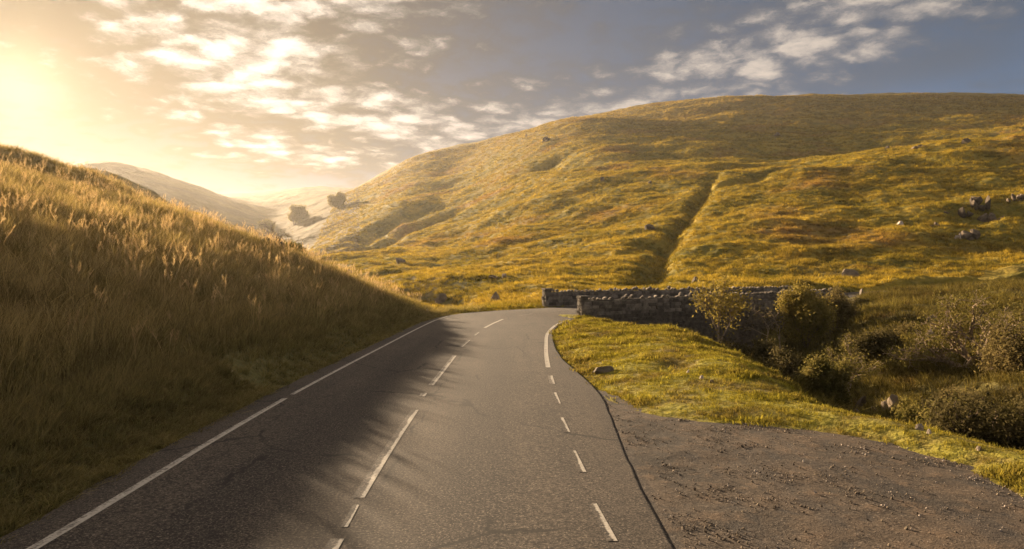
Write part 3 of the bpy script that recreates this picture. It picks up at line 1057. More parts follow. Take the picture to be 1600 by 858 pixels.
def blade_mesh(name, mat, blades, radius, height, width, lean, seed, segs=3, hvar=0.4):
    r = np.random.default_rng(seed)
    V, Fq, UV = [], [], []
    for b in range(blades):
        a = r.uniform(0, 2 * np.pi)
        rr = radius * math.sqrt(r.uniform(0, 1))
        bx, by = rr * math.cos(a), rr * math.sin(a)
        h = height * (1 - hvar * r.uniform(0, 1))
        la = a + r.normal(0, 0.9)
        ln = lean * h * r.uniform(0.2, 1.2)
        fa = r.uniform(0, np.pi)
        wd = width * r.uniform(0.6, 1.3)
        tone = r.uniform(0, 1)
        base_i = len(V)
        for s in range(segs + 1):
            t = s / segs
            x = bx + math.cos(la) * ln * t * t
            y = by + math.sin(la) * ln * t * t
            zz = h * (t - 0.25 * (ln / h) * t * t * t) - 0.03 * (s == 0)
            ww = wd * (1 - t ** 1.6) * 0.5 + 0.0006
            V.append((x - math.cos(fa) * ww, y - math.sin(fa) * ww, zz))
            V.append((x + math.cos(fa) * ww, y + math.sin(fa) * ww, zz))
            UV += [(tone, t), (tone, t)]
        for s in range(segs):
            i = base_i + s * 2
            Fq.append((i, i + 1, i + 3, i + 2))
    me = mesh_np(name, np.array(V), np.array(Fq), mat)
    uv = me.uv_layers.new(name='UVMap')
    li = np.zeros(len(me.loops), np.int32)
    me.loops.foreach_get('vertex_index', li)
    uv.data.foreach_set('uv', np.array(UV, np.float32)[li].ravel())
    return me


def stem_mesh(name, seed, height=1.0, stems=3):
    """a few flowering stems with feathery heads"""
    r = np.random.default_rng(seed)
    V, Fq = [], []

    def strip(p, q_, w0, w1, fa):
        i = len(V)
        cx_, sx_ = math.cos(fa), math.sin(fa)
        V.extend([(p[0] - cx_ * w0, p[1] - sx_ * w0, p[2]), (p[0] + cx_ * w0, p[1] + sx_ * w0, p[2]), (q_[0] + cx_ * w1, q_[1] + sx_ * w1, q_[2]), (q_[0] - cx_ * w1, q_[1] - sx_ * w1, q_[2])])
        Fq.append((i, i + 1, i + 2, i + 3))
    for s in range(stems):
        a = r.uniform(0, 6.28)
        ln = r.uniform(0.05, 0.28)
        h = height * r.uniform(0.75, 1.05)
        b = np.array([r.uniform(-.08, .08), r.uniform(-.08, .08), -0.03])
        pts = [b + np.array([math.cos(a) * ln * t * t, math.sin(a) * ln * t * t, h * t]) for t in (0, .35, .7, 1.0)]
        for k in range(3):
            strip(pts[k], pts[k + 1], 0.0035, 0.0028, a)
        for k in range(16):
            t = r.uniform(0.74, 1.0)
            p = b + np.array([math.cos(a) * ln * t * t, math.sin(a) * ln * t * t, h * t])
            a2 = r.uniform(0, 6.28)
            l = 0.06 * (1.08 - t) / 0.3 + 0.015
            q_ = p + np.array([math.cos(a2) * l * .6, math.sin(a2) * l * .6, l * 1.0])
            strip(p, q_, 0.005, 0.002, r.uniform(0, 3.14))
    return mesh_np(name, np.array(V), np.array(Fq), MAT_SEED)


def spots(x0, x1, y0, y1, n, dens=None, accept=None):
    """n random plan points, thinned by a probability and a test"""
    x = rng.uniform(x0, x1, n)
    y = rng.uniform(y0, y1, n)
    k = np.ones(n, bool)
    if dens is not None:
        k &= rng.uniform(0, 1, n) < dens(x, y)
    x, y = x[k], y[k]
    if accept is not None:
        k = accept(x, y)
        x, y = x[k], y[k]
    return x, y


def polar(t0, t1, ra, rb, dens):
    n = int((rb ** 2 - ra ** 2) * math.radians(t1 - t0) / 2 * dens)
    th = np.radians(rng.uniform(t0, t1, n))
    rr = np.sqrt(rng.uniform(ra * ra, rb * rb, n))
    return np.sin(th) * rr, np.cos(th) * rr


def off_road(x, y, margin=0.0):
    ok = ~in_poly(x, y, ROAD_POLY)
    ok &= ~in_poly(x, y, LAYBY_POLY)
    return ok


def bearing(x, y):
    return np.degrees(np.arctan2(x, y))


def euler_lean(n, lean=0.12):
    return np.stack([rng.normal(0, lean, n), rng.normal(0, lean, n), rng.uniform(0, 6.283, n)], 1)


# tall grass of the bank ------------------------------------------------------
G = [blade_mesh('bank_tuft', MAT_G_BANK, 26, 0.17, 0.85, 0.014, 0.50, 100 + k) for k in range(3)] + [blade_mesh('bank_tuft', MAT_G_BANK, 22, 0.20, 0.62, 0.016, 1.1, 110 + k) for k in range(3)]
xs, ys, ss = [], [], []
for (ra, rb, dens, k) in ((3.5, 9, 75, 0.6), (9, 15, 48, 0.75), (15, 24, 26, 0.95), (24, 40, 13, 1.2), (40, 66, 6.5, 1.5), (66, 100, 3.5, 1.9)):
    x, y = polar(-46, -2, ra, rb, dens)
    xs.append(x)
    ys.append(y)
    ss.append(np.full(len(x), k))
x, y, s = np.concatenate(xs), np.concatenate(ys), np.concatenate(ss)
edge = np.interp(y, ROAD[:, 1][:200], ROAD[:, 0][:200])
dd = np.where(y < 41, edge - x, 1.5)
k = off_road(x, y) & (dd > 0.0) & ((x < -4.0) | (y > 44)) & ((x < -6 - (y - 46) * 0.6) | (y < 46))
x, y, s, dd = x[k], y[k], s[k], dd[k]
hgt = (0.13 + 0.87 * sstep(0.15, 2.4, dd)) * (1 + 0.32 * fbm(x / 2.2, y / 2.2, 3, 71)) * rng.uniform(0.7, 1.15, len(x))
thin = rng.uniform(0, 1, len(x)) < 0.75 + 0.25 * sstep(0.0, 0.8, dd)
x, y, s, hgt = x[thin], y[thin], s[thin], hgt[thin]
wid = s * rng.uniform(0.8, 1.25, len(x)) * np.clip(hgt, 0.5, 1.1)
scatter('tall_bank_grass', np.stack([x, y, ground(x, y) - 0.02], 1), euler_lean(len(x)), np.stack([wid, wid, hgt], 1), G,
        'tall dry brown and golden grass covering the bank left of the road', 'grass')
x, y = polar(-46, -2, 4, 16, 260)
x2, y2 = polar(-20, -4, 16, 44, 45)
x, y = np.concatenate([x, x2]), np.concatenate([y, y2])
edge = np.interp(y, ROAD[:, 1][:200], ROAD[:, 0][:200])
dd = edge - x
k = (dd > -0.12) & (dd < 1.7) & (y < 43) & (rng.uniform(0, 1, len(x)) < sstep(-0.14, 0.25, dd) * (0.5 + 0.5 * sstep(-.3, .2, fbm(x / 0.8, y / 0.8, 3, 73))))
x, y, dd = x[k], y[k], dd[k]
hh = (0.10 + 0.16 * sstep(0.1, 1.4, dd)) * rng.uniform(0.5, 1.4, len(x))
ww = rng.uniform(0.35, 0.7, len(x)) * np.interp(np.hypot(x, y), [5, 40], [0.8, 1.6])
scatter('bank_foot_grass', np.stack([x, y, np.maximum(ground(x, y), -0.06)], 1), euler_lean(len(x), 0.2), np.stack([ww, ww, hh * 1.5], 1), G,
        'short ragged grass creeping over the left edge of the asphalt', 'grass')
# flowering stems
SD = [stem_mesh('seed_stem', 200 + k) for k in range(5)]
x, y = spots(-34, -6.5, 6, 52, 9000, lambda X, Y: 0.10 + 0.55 * (perlin(X / 2.3, Y / 2.3, 77) > 0.12) * np.exp(-((-X - 5.3 - 7.5) / 4.0) ** 2), lambda X, Y: (np.abs(bearing(X, Y)) < 45))
sz = rng.uniform(0.75, 1.25, len(x))
scatter('grass_seed_heads', np.stack([x, y, ground(x, y)], 1), euler_lean(len(x), 0.08), np.stack([sz * 1.15, sz * 1.15, sz * 0.98], 1), SD,
        'pale feathery seed heads standing out of the bank grass', 'grass')

# short turf of the verge -------------------------------------------------------
G = [blade_mesh('verge_tuft', MAT_G_VERGE, 26, 0.10, 0.055, 0.007, 0.9, 300 + k, 2) for k in range(4)]


def verge_ok(X, Y):
    br = np.interp(Y, [-20, 0, 4, 9.4, 10.8, 11.8, 12.6, 15.6, 21, 27, 33, 37.5], [7, 7, 7.3, 7.1, 6.9, 6.6, 6.0, 6.2, 7.1, 7.7, 7.6, 5.6])
    return off_road(X, Y) & (X < br + 1.6) & (np.abs(bearing(X, Y)) < 44)


x, y = spots(1.4, 9.5, 4, 39.2, 42000, lambda X, Y: 0.35 + 0.65 * sstep(-0.25, 0.3, fbm(X / 1.3, Y / 1.3, 3, 81)), verge_ok)
sz = rng.uniform(0.5, 1.5, len(x)) * (0.8 + 0.9 * sstep(0.1, 0.5, fbm(x / 1.1, y / 1.1, 2, 83)))
sz *= np.interp(np.hypot(x, y), [8, 36], [0.65, 1.4])
scatter('verge_turf_grass', np.stack([x, y, ground(x, y) - 0.005], 1), euler_lean(len(x), 0.2), np.stack([sz * 1.3, sz * 1.3, sz], 1), G,
        'short yellow-green turf on the verge beside the lay-by', 'grass')
x, y = spots(-5, 3.6, 44, 49, 6000, None, lambda X, Y: off_road(X, Y))
sz = rng.uniform(1.0, 2.4, len(x))
scatter('roadside_grass', np.stack([x, y, ground(x, y) - 0.01], 1), euler_lean(len(x), 0.2), np.stack([sz * 1.3, sz * 1.3, sz], 1), G,
        'strip of bright short grass along the outside of the bend', 'grass')

# rough grass of the ravine -----------------------------------------------------
G = [blade_mesh('ravine_tuft', MAT_G_RAV, 24, 0.2, 0.42, 0.014, 0.8, 400 + k) for k in range(5)]


def rav_ok(X, Y):
    sd = (X - NEAR_A[0]) * WALL_NRM[0] + (Y - NEAR_A[1]) * WALL_NRM[1]
    al = (X - NEAR_A[0]) * WALL_DIR[0] + (Y - NEAR_A[1]) * WALL_DIR[1]
    br = np.interp(Y, [-20, 0, 4, 9.4, 10.8, 11.8, 12.6, 15.6, 21, 27, 33, 37.5], [7, 7, 7.3, 7.1, 6.9, 6.6, 6.0, 6.2, 7.1, 7.7, 7.6, 5.6])
    return (X > br + 1.0) & ((sd < -0.6) | (al > 24.5)) & off_road(X, Y) & (np.abs(bearing(X, Y)) < 46)


x, y = spots(6, 48, 8, 62, 60000, lambda X, Y: (0.2 + 0.8 * sstep(-0.3, 0.25, fbm(X / 2.5, Y / 2.5, 3, 91))) * np.clip(22 / np.hypot(X, Y), 0.25, 1.0), rav_ok)
sz = rng.uniform(0.5, 1.25, len(x)) * np.interp(np.hypot(x, y), [10, 50], [0.9, 1.25])
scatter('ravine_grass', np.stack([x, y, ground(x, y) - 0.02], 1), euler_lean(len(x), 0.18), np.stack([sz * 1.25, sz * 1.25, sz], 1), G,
        'rough tussocky grass on the sides of the ravine', 'grass')

# tussocks of the hillside -------------------------------------------------------
G = [blade_mesh('hill_tuft', MAT_G_HILL, 30, 0.30, 0.46, 0.03, 0.85, 500 + k) for k in range(6)]


def hill_ok(X, Y):
    sd = (X - FAR_A[0]) * WALL_NRM[0] + (Y - FAR_A[1]) * WALL_NRM[1]
    return off_road(X, Y) & (((X < 2.5) & (Y > 46.5)) | (sd > 0.5)) & (np.abs(bearing(X, Y)) < 42) & (X > -34 - 0.2 * Y)


P_, S_ = [], []
for (ra, rb, dens, k) in ((44, 75, 6.5, 0.8), (75, 120, 4.2, 0.95), (120, 190, 2.3, 1.15), (190, 300, 1.1, 1.4), (300, 450, 0.45, 1.9), (450, 680, 0.18, 2.6)):
    n = int((rb ** 2 - ra ** 2) * math.radians(42 + 26) / 2 * dens)
    th = np.radians(rng.uniform(-26, 42, n))
    rr = np.sqrt(rng.uniform(ra * ra, rb * rb, n))
    X, Y = np.sin(th) * rr, np.cos(th) * rr
    kk = hill_ok(X, Y) & (rng.uniform(0, 1, n) < 0.6 + 0.4 * sstep(-0.3, 0.2, fbm(X / (4 * k), Y / (4 * k), 3, 97)))
    P_.append(np.stack([X[kk], Y[kk]], 1))
    S_.append(np.full(kk.sum(), k))
pp = np.concatenate(P_)
s = np.concatenate(S_) * rng.uniform(0.55, 1.35, len(pp)) * (1 + 0.5 * fbm(pp[:, 0] / 6, pp[:, 1] / 6, 2, 99))
scatter('hillside_tussocks', np.stack([pp[:, 0], pp[:, 1], ground(pp[:, 0], pp[:, 1]) - 0.04], 1), euler_lean(len(pp), 0.2), np.stack([s * 1.05, s * 1.05, s * 0.95], 1), G,
        'golden tussock grass covering the sunlit hillside', 'grass')


# stones ---------------------------------------------------------------------------
def rock_mesh(name, seed, mat, subdiv=2, rough=0.35, flat=0.0, smooth=False):
    import bmesh
    bm = bmesh.new()
    bmesh.ops.create_icosphere(bm, subdivisions=subdiv, radius=0.5)
    off = Vector((seed * 3.1, seed * 1.7, seed * 0.9))
    r = random.Random(seed)
    planes = []
    for k in range(11):
        nrm = Vector((r.gauss(0, 1), r.gauss(0, 1), r.gauss(0, 0.8))).normalized()
        planes.append((nrm, r.uniform(0.22, 0.42)))
    for v in bm.verts:
        d = v.co.normalized()
        rad = 0.56 * (1 + rough * mnoise.noise(d * 1.6 + off) + 0.45 * rough * mnoise.noise(d * 4.5 + off))
        p = d * rad
        for nrm, h in planes:
            e = p.dot(nrm) - h
            if e > 0:
                p -= nrm * e * 0.9
        v.co = p
    me = bpy.data.meshes.new(name)
    bm.to_mesh(me)
    bm.free()
    me.materials.append(mat)
    if smooth:
        me.polygons.foreach_set('use_smooth', [True] * len(me.polygons))
    return me


G = [rock_mesh('chip', 600 + k, MAT_ROCK, 1, 0.4) for k in range(4)] + [rock_mesh('chip', 610, MAT_ROCK_PALE, 1, 0.4)]
x, y = spots(1.6, 6.3, 3.5, 14.8, 22000, lambda X, Y: 0.12 + 0.8 * sstep(0.0, 0.35, fbm(X / 0.9, Y / 0.9, 4, 111)), lambda X, Y: in_poly(X, Y, LAYBY_POLY) & ~in_poly(X, Y, ROAD_POLY))
sz = 0.010 + 0.022 * rng.uniform(0, 1, len(x)) ** 3 + 0.014 * (rng.uniform(0, 1, len(x)) > 0.97) + 0.03 * (rng.uniform(0, 1, len(x)) > 0.997)
scatter('loose_gravel', np.stack([x, y, np.full(len(x), -0.036) + sz * 0.2], 1), euler_lean(len(x), 1.0), np.stack([sz * 1.3, sz, sz * 0.8], 1), G,
        'loose brown and grey gravel scattered over the lay-by', 'gravel')


def outcrop_mesh(name, seed, mat):
    """several angular lumps of one bedrock ledge"""
    r = random.Random(seed)
    Vs, Fs = [], []
    for k in range(9):
        me = rock_mesh('lump', seed * 20 + k, mat, 2, 0.5)
        M_ = Matrix.Translation((r.uniform(-.42, .42), r.uniform(-.25, .25), r.uniform(-.32, .18))) @ Matrix.Rotation(r.uniform(-.5, .5), 4, 'Z') @ Matrix.Diagonal((r.uniform(.18, .5), r.uniform(.25, .5), r.uniform(.3, .75), 1))
        b0 = len(Vs)
        Vs += [tuple(M_ @ v.co) for v in me.vertices]
        Fs += [tuple(b0 + i for i in p.vertices) for p in me.polygons]
        bpy.data.meshes.remove(me)
    return mesh_from(name, Vs, Fs, mat)


def rock(px, Y, w_px, h_px, label, mat=MAT_ROCK, seed=1, base_py=None, depth=1.0, sink=0.55, turn=None, group=None, name='boulder', cat='rock', tilt=0.0):
    """a boulder bedded in the ground at bearing px and distance Y, of a size that spans w_px by h_px there"""
    x = (px - 800) / 1067 * Y
    wd, hh = w_px / 1067 * Y, h_px / 1067 * Y
    ledge = 'outcrop' in label or 'ledge' in label or 'crag' in label or 'hump' in label
    if ledge:
        name = 'rock_outcrop'
    me = outcrop_mesh(name, seed, mat) if ledge else rock_mesh(name, seed, mat, 3 if w_px > 14 else 2, 0.45)
    o = obj(name, me)
    lo = min(v.co.z for v in me.vertices)
    hi = max(v.co.z for v in me.vertices)
    full = hh / (1 - sink) / (hi - lo)
    o.scale = (wd, wd * depth, full)
    o.location = (x, Y, gz(x, Y) - full * lo - (hi - lo) * full * sink)
    o.rotation_euler = (tilt * 0.5, tilt, turn if turn is not None else 0.35 * math.sin(seed * 12.9))
    tag(o, label, cat, group)
    return o


def seat(px, py, y0=6.0, y1=900.0, lift=0.0):
    """distance at which the line of sight at (px, py) first meets the ground"""
    Ys = np.exp(np.linspace(math.log(y0), math.log(y1), 4000))
    X = (px - 800) / 1067 * Ys
    Z = CAM_H - (py - 429) / 1067 * Ys
    h = ground(X, Ys) + lift
    k = np.argmax(h >= Z)
    return float(Ys[k]) if (h >= Z).any() else y1


ROCKS = [
    # px, py of the foot, width, height, label, material, seed
    (945, 581, 34, 10, 'half buried grey boulder on the turf verge near the road bend', MAT_ROCK, 3, 12),
    (884, 512, 13, 10, 'small pale pointed rock at the verge edge by the curved white line', MAT_ROCK_PALE, 4, 20),
    (951, 497, 26, 14, 'rounded brown boulder at the foot of the near parapet beside its end pier', MAT_ROCK, 5, 20),
    (1075, 583, 8, 6, 'small pale stone on the verge above the shaded brink', MAT_ROCK_PALE, 6, 14),
    (1096, 592, 11, 6, 'flat pinkish stone on the verge left of the ravine brink', MAT_ROCK_PALE, 7, 14),
    (1113, 598, 7, 5, 'tiny grey stone on the verge beside a flat pinkish one', MAT_ROCK, 8, 14),
    (1345, 636, 30, 18, 'dark rounded boulder in the stream bed, left one of a pair', MAT_ROCK_DARK, 9, 16),
    (1392, 638, 32, 24, 'big brown boulder in the stream bed, right one of a pair', MAT_ROCK, 10, 16),
    (1312, 628, 26, 26, 'tall dark boulder left of the others in the stream bed', MAT_ROCK_DARK, 11, 16),
    (1340, 648, 26, 9, 'low flat pale slab at the stream edge behind the verge', MAT_ROCK, 12, 12),
    (1365, 645, 18, 10, 'jagged grey rock next to the flat slab at the stream', MAT_ROCK, 13, 12),
    (1424, 652, 26, 16, 'reddish broken rock at the right end of the stream boulders', MAT_ROCK_DARK, 14, 12),
    (1453, 678, 9, 8, 'bright white stone on the far edge of the verge', MAT_ROCK_PALE, 15, 8),
    (1437, 672, 12, 10, 'pale angular stone on the verge left of a bright white one', MAT_ROCK_PALE, 16, 8),
    (1530, 703, 12, 6, 'flat grey stone in the verge turf above the lay-by corner', MAT_ROCK, 17, 8),
    (1458, 506, 15, 14, 'pale broken rock on the slope left of the gnarled hawthorn', MAT_ROCK_PALE, 18, 20),
    (1455, 526, 13, 12, 'pinkish rock below a pale broken one on the slope by the hawthorn', MAT_ROCK_PALE, 19, 20),
    (1333, 434, 30, 14, 'long grey boulder on the hillside foot above the bridge end', MAT_ROCK, 20, 66),
    (1085, 444, 12, 12, 'brown block of rock just above the parapet left of the rowan', MAT_ROCK, 21, 66),
    (1015, 358, 18, 8, 'grey rock on the lip of the hillside gully', MAT_ROCK, 22, 66),
    (1407, 352, 18, 7, 'pale boulder alone on the open grassy hillside', MAT_ROCK_PALE, 23, 66),
    (1511, 224, 20, 9, 'dark boulder perched on the crest of the near spur', MAT_ROCK_DARK, 24, 66),
    (1385, 233, 12, 5, 'small flat rock on the spur crest left of the perched boulder', MAT_ROCK, 25, 66),
    (1440, 230, 26, 5, 'low dark rock ledge along the spur crest', MAT_ROCK_DARK, 26, 66),
    (1497, 336, 34, 12, 'upper dark outcrop in the rusty patch on the right hillside', MAT_ROCK_DARK, 27, 66),
    (1530, 322, 42, 16, 'largest dark outcrop in the rusty patch on the right hillside', MAT_ROCK_DARK, 28, 66),
    (1545, 348, 44, 16, 'broad dark ledge below the largest outcrop on the right hillside', MAT_ROCK_DARK, 29, 66),
    (1520, 372, 40, 14, 'lowest dark outcrop of the rusty patch on the right hillside', MAT_ROCK_DARK, 30, 66),
    (1588, 312, 30, 10, 'dark outcrop cut by the right edge of the picture', MAT_ROCK_DARK, 31, 66),
    (1497, 374, 10, 10, 'pale rock at the left end of the lowest outcrop', MAT_ROCK_PALE, 32, 66),
    (1462, 353, 16, 7, 'small dark rock left of the rusty outcrops', MAT_ROCK_DARK, 33, 66),
    (1213, 212, 14, 6, 'dark rock high on the shaded upper hill', MAT_ROCK_DARK, 34, 66),
    (850, 222, 22, 9, 'grey crag on the left shoulder of the big hill', MAT_ROCK_DARK, 35, 66),
    (941, 282, 9, 6, 'lone grey boulder in the middle of the big hillside', MAT_ROCK, 36, 66),
    (1016, 287, 8, 5, 'lone small boulder right of centre on the big hillside', MAT_ROCK, 37, 66),
    (776, 470, 24, 14, 'grey boulder beside the bend at the foot of the hill', MAT_ROCK, 38, 47),
    (692, 470, 22, 12, 'greenish grey rock at the hill foot left of the bend', MAT_ROCK, 39, 47),
    (626, 411, 20, 8, 'dark rock on the sunny slope above the end of the bank', MAT_ROCK_DARK, 40, 60),
    (778, 436, 34, 9, 'shaded rocky hump on the slope above the bend', MAT_ROCK_DARK, 41, 50),
    (545, 428, 16, 8, 'grey stone on the slope just above the bank crest', MAT_ROCK, 42, 60),
    (668, 490, 14, 8, 'dark rock where the bank grass meets the bend', MAT_ROCK_DARK, 43, 40),
    (436, 402, 20, 24, 'upright brown rock among shrubs on the bank crest', MAT_ROCK, 44, 40),
    (416, 397, 24, 16, 'low brown rock left of the upright one on the bank crest', MAT_ROCK_DARK, 45, 40),
    (823, 213, 6, 4, 'small rock on the skyline of the big hill', MAT_ROCK_DARK, 46, 66),
]
for (px, py, wp, hp, lab, mt, sd, y0) in ROCKS:
    Y = seat(px, py, y0)
    grp = ('boulders in the stream bed' if 'stream' in lab else 'stones on the verge' if 'verge' in lab else 'rusty outcrops on the right hillside' if 'outcrop' in lab or 'ledge' in lab
           else 'rocks on the bank crest' if 'bank crest' in lab else 'rocks by the hawthorn' if 'hawthorn' in lab else 'rocks scattered on the hillside')
    rock(px, Y, wp, hp, lab, mt, sd, group=grp)
# upright marker stone beside the road past the bridge
x_, y_ = at(1346, 53.5)
me = rock_mesh('marker_stone', 71, MAT_ROCK_PALE, 3, 0.2)
o = obj('marker_stone', me)
o.scale = (0.42, 0.4, 1.15)
o.location = (x_, y_, gz(x_, y_) + 0.3)
tag(o, 'upright pale marker stone beside the road past the bridge', 'stone')

# ------------------------------------------------------------------ dry stone parapets of the bridge
STONES = [rock_mesh('wall_stone', 800 + k, MAT_STONE, 1, 0.22) for k in range(8)]


def box_stone(name, seed, mat):
    import bmesh
    r = random.Random(seed)
    bm = bmesh.new()
    bmesh.ops.create_cube(bm, size=1.0)
    for v in bm.verts:
        v.co += Vector((r.uniform(-.09, .09), r.uniform(-.09, .09), r.uniform(-.09, .09)))
    bmesh.ops.bevel(bm, geom=list(bm.edges), offset=0.09, segments=1, affect='EDGES')
    me = bpy.data.meshes.new(name)
    bm.to_mesh(me)
    bm.free()
    me.materials.append(mat)
    return me


BOXES = [box_stone('wall_stone', 820 + k, MAT_STONE) for k in range(10)]


def top_z(s, L, z0, z1):
    return z0 + (z1 - z0) * s / L


def parapet(name, A, L, z0, z1, label, floor_fn, arch=None, deep=False, seed=1, cap_small=0.0, stone_len=(0.28, 0.62)):
    r = random.Random(seed)
    TH_ = 0.46
    a3 = Vector((A[0], A[1], 0))
    u3 = Vector((WALL_DIR[0], WALL_DIR[1], 0))
    n3 = Vector((WALL_NRM[0], WALL_NRM[1], 0))
    # core
    V, Fc = [], []
    ns = int(L / 0.5) + 1
    for i in range(ns + 1):
        s = L * i / ns
        zt = top_z(s, L, z0, z1) - 0.12
        zb = floor_fn(s)
        if arch:
            h = arch[1] ** 2 - (s - arch[0]) ** 2
            if h > 0:
                zb = max(zb, arch[2] + math.sqrt(h))
        for (off, z) in ((0.05, zb), (0.05, zt), (TH_ - 0.02, zt), (TH_ - 0.02, zb)):
            p = a3 + u3 * s + n3 * off
            V.append((p.x, p.y, z))
    for i in range(ns):
        b = i * 4
        for k in range(4):
            Fc.append((b + k, b + (k + 1) % 4, b + 4 + (k + 1) % 4, b + 4 + k))
    Fc.append((0, 3, 2, 1))
    b = ns * 4
    Fc.append((b, b + 1, b + 2, b + 3))
    root = obj(name, mesh_np(name, np.array(V), np.array(Fc), MAT_MORTAR))
    tag(root, label, 'wall', 'bridge parapets')
    rot = math.atan2(WALL_DIR[1], WALL_DIR[0])
    stones = []
    # courses on the face towards the ravine, following the top line
    depth_max = max(top_z(s, L, z0, z1) - floor_fn(s) for s in np.linspace(0, L, 30))
    c_top = 0.17
    while c_top < depth_max:
        ch = r.uniform(0.17, 0.27)
        s = -0.02 if r.random() < .5 else -0.1
        while s < L:
            ln = r.uniform(*stone_len)
            mid = s + ln / 2
            zt = top_z(mid, L, z0, z1) - c_top
            ok = mid < L and zt > floor_fn(max(mid, 0)) - 0.05
            if arch and ok:
                hh = arch[1] ** 2 - (mid - arch[0]) ** 2
                if hh > 0 and zt - ch / 2 < arch[2] + math.sqrt(hh) + 0.1:
                    ok = False
            if ok:
                p = a3 + u3 * mid + n3 * (0.10 + r.uniform(-0.035, 0.03))
                stones.append((p.x, p.y, zt - ch / 2, ln * 1.0, 0.30, ch * 1.0, rot + r.uniform(-.05, .05), mid, zt))
            s += ln + 0.012
        c_top += ch * 0.97
    if arch:                                     # ring of voussoirs
        nv = 15
        for k in range(nv):
            a = math.pi * (k + 0.5) / nv
            mid = arch[0] + math.cos(a) * (arch[1] + 0.12)
            p = a3 + u3 * mid + n3 * 0.08
            o = obj('voussoir', BOXES[k % len(BOXES)], root)
            o.location = (p.x, p.y, arch[2] + math.sin(a) * (arch[1] + 0.12))
            o.scale = (0.26, 0.34, 0.21)
            o.rotation_euler = Matrix.Rotation(rot, 3, 'Z').to_4x4().to_3x3().to_euler()
            o.rotation_euler = (Matrix.Rotation(rot, 3, 'Z') @ Matrix.Rotation(math.pi / 2 - a + math.pi / 2, 3, 'Y')).to_euler()
    # the ones nearest the top are seen clearest: pieces of their own; the rest is one mass
    stones.sort(key=lambda q_: -(q_[8]))
    single, mass = stones[:225], stones[225:]
    for k, q_ in enumerate(single):
        o = obj('wall_stone', BOXES[k * 7 % len(BOXES)], root)
        o.location = q_[0:3]
        o.scale = q_[3:6]
        o.rotation_euler = (0, 0, q_[6])
    if mass:
        Vs, Fs = [], []
        for k, q_ in enumerate(mass):
            me = BOXES[k * 7 % len(BOXES)]
            M_ = Matrix.Translation(q_[0:3]) @ Matrix.Rotation(q_[6], 4, 'Z') @ Matrix.Diagonal((*q_[3:6], 1))
            b0 = len(Vs)
            Vs += [tuple(M_ @ v.co) for v in me.vertices]
            Fs += [tuple(b0 + i for i in p.vertices) for p in me.polygons]
        o = obj('stonework', mesh_from('stonework', Vs, Fs, MAT_STONE), root)
        o['kind'] = 'stuff'
    # cope stones set on edge along the top
    s = 0.35
    k = 0
    while s < L - 0.1:
        wdt = r.uniform(0.14, 0.34)
        zt = top_z(s, L, z0, z1)
        p = a3 + u3 * (s + wdt / 2) + n3 * (TH_ / 2)
        hh = r.uniform(0.10, 0.24) if r.random() < 0.8 else r.uniform(0.26, 0.40)
        o = obj('cope_stone', STONES[k % len(STONES)], root)
        o.location = (p.x, p.y, zt - 0.12 + hh * 0.38)
        o.scale = (wdt * 1.15, TH_ * 1.1, hh * 1.15)
        o.rotation_euler = (r.uniform(-.1, .1), r.uniform(-.2, .2), rot + r.uniform(-.12, .12))
        s += wdt + (r.uniform(0.0, 0.12) if r.random() < 0.8 else r.uniform(0.2, 0.6))
        k += 1
    # squared pier at the near end
    zb = floor_fn(0.0)
    zz = zb
    k = 0
    while zz < z0 - 0.02:
        hh = r.uniform(0.2, 0.3)
        hh = min(hh, z0 + 0.06 - zz)
        for j in (0, 1):
            p = a3 + u3 * (-0.02) + n3 * (0.13 + 0.25 * j)
            o = obj('quoin', BOXES[(k * 2 + j) % len(BOXES)], root)
            o.location = (p.x, p.y, zz + hh / 2)
            o.scale = (0.46, 0.29, hh * 1.02)
            o.rotation_euler = (0, 0, rot + r.uniform(-.03, .03))
        zz += hh
        k += 1
    p = a3 + u3 * 0.0 + n3 * 0.25
    o = obj('pier_cap', BOXES[3], root)
    o.location = (p.x, p.y, z0 + 0.09)
    o.scale = (0.56, 0.62, 0.12)
    o.rotation_euler = (0, 0, rot)
    return root


def near_floor(s):
    p = NEAR_A + WALL_DIR * max(s, 0.0) - WALL_NRM * 0.2
    return gz(*p) - 0.35


def far_floor(s):
    p = FAR_A + WALL_DIR * s + WALL_NRM * -0.3
    d, i, t = seg_dist(np.array([p[0]]), np.array([p[1]]), ROAD_MID)
    return float(ROAD[int(i[0]), 4]) - 0.15


parapet('stone_parapet', NEAR_A, 22.6, 1.12, 1.42, 'near dry stone bridge parapet standing deep in the ravine behind the verge', near_floor, arch=(12.6, 1.3, -4.0), seed=5)
parapet('stone_parapet', FAR_A, 25.0, 1.42, 1.52, 'far dry stone parapet across the road on the outside of the bend', far_floor, seed=11)
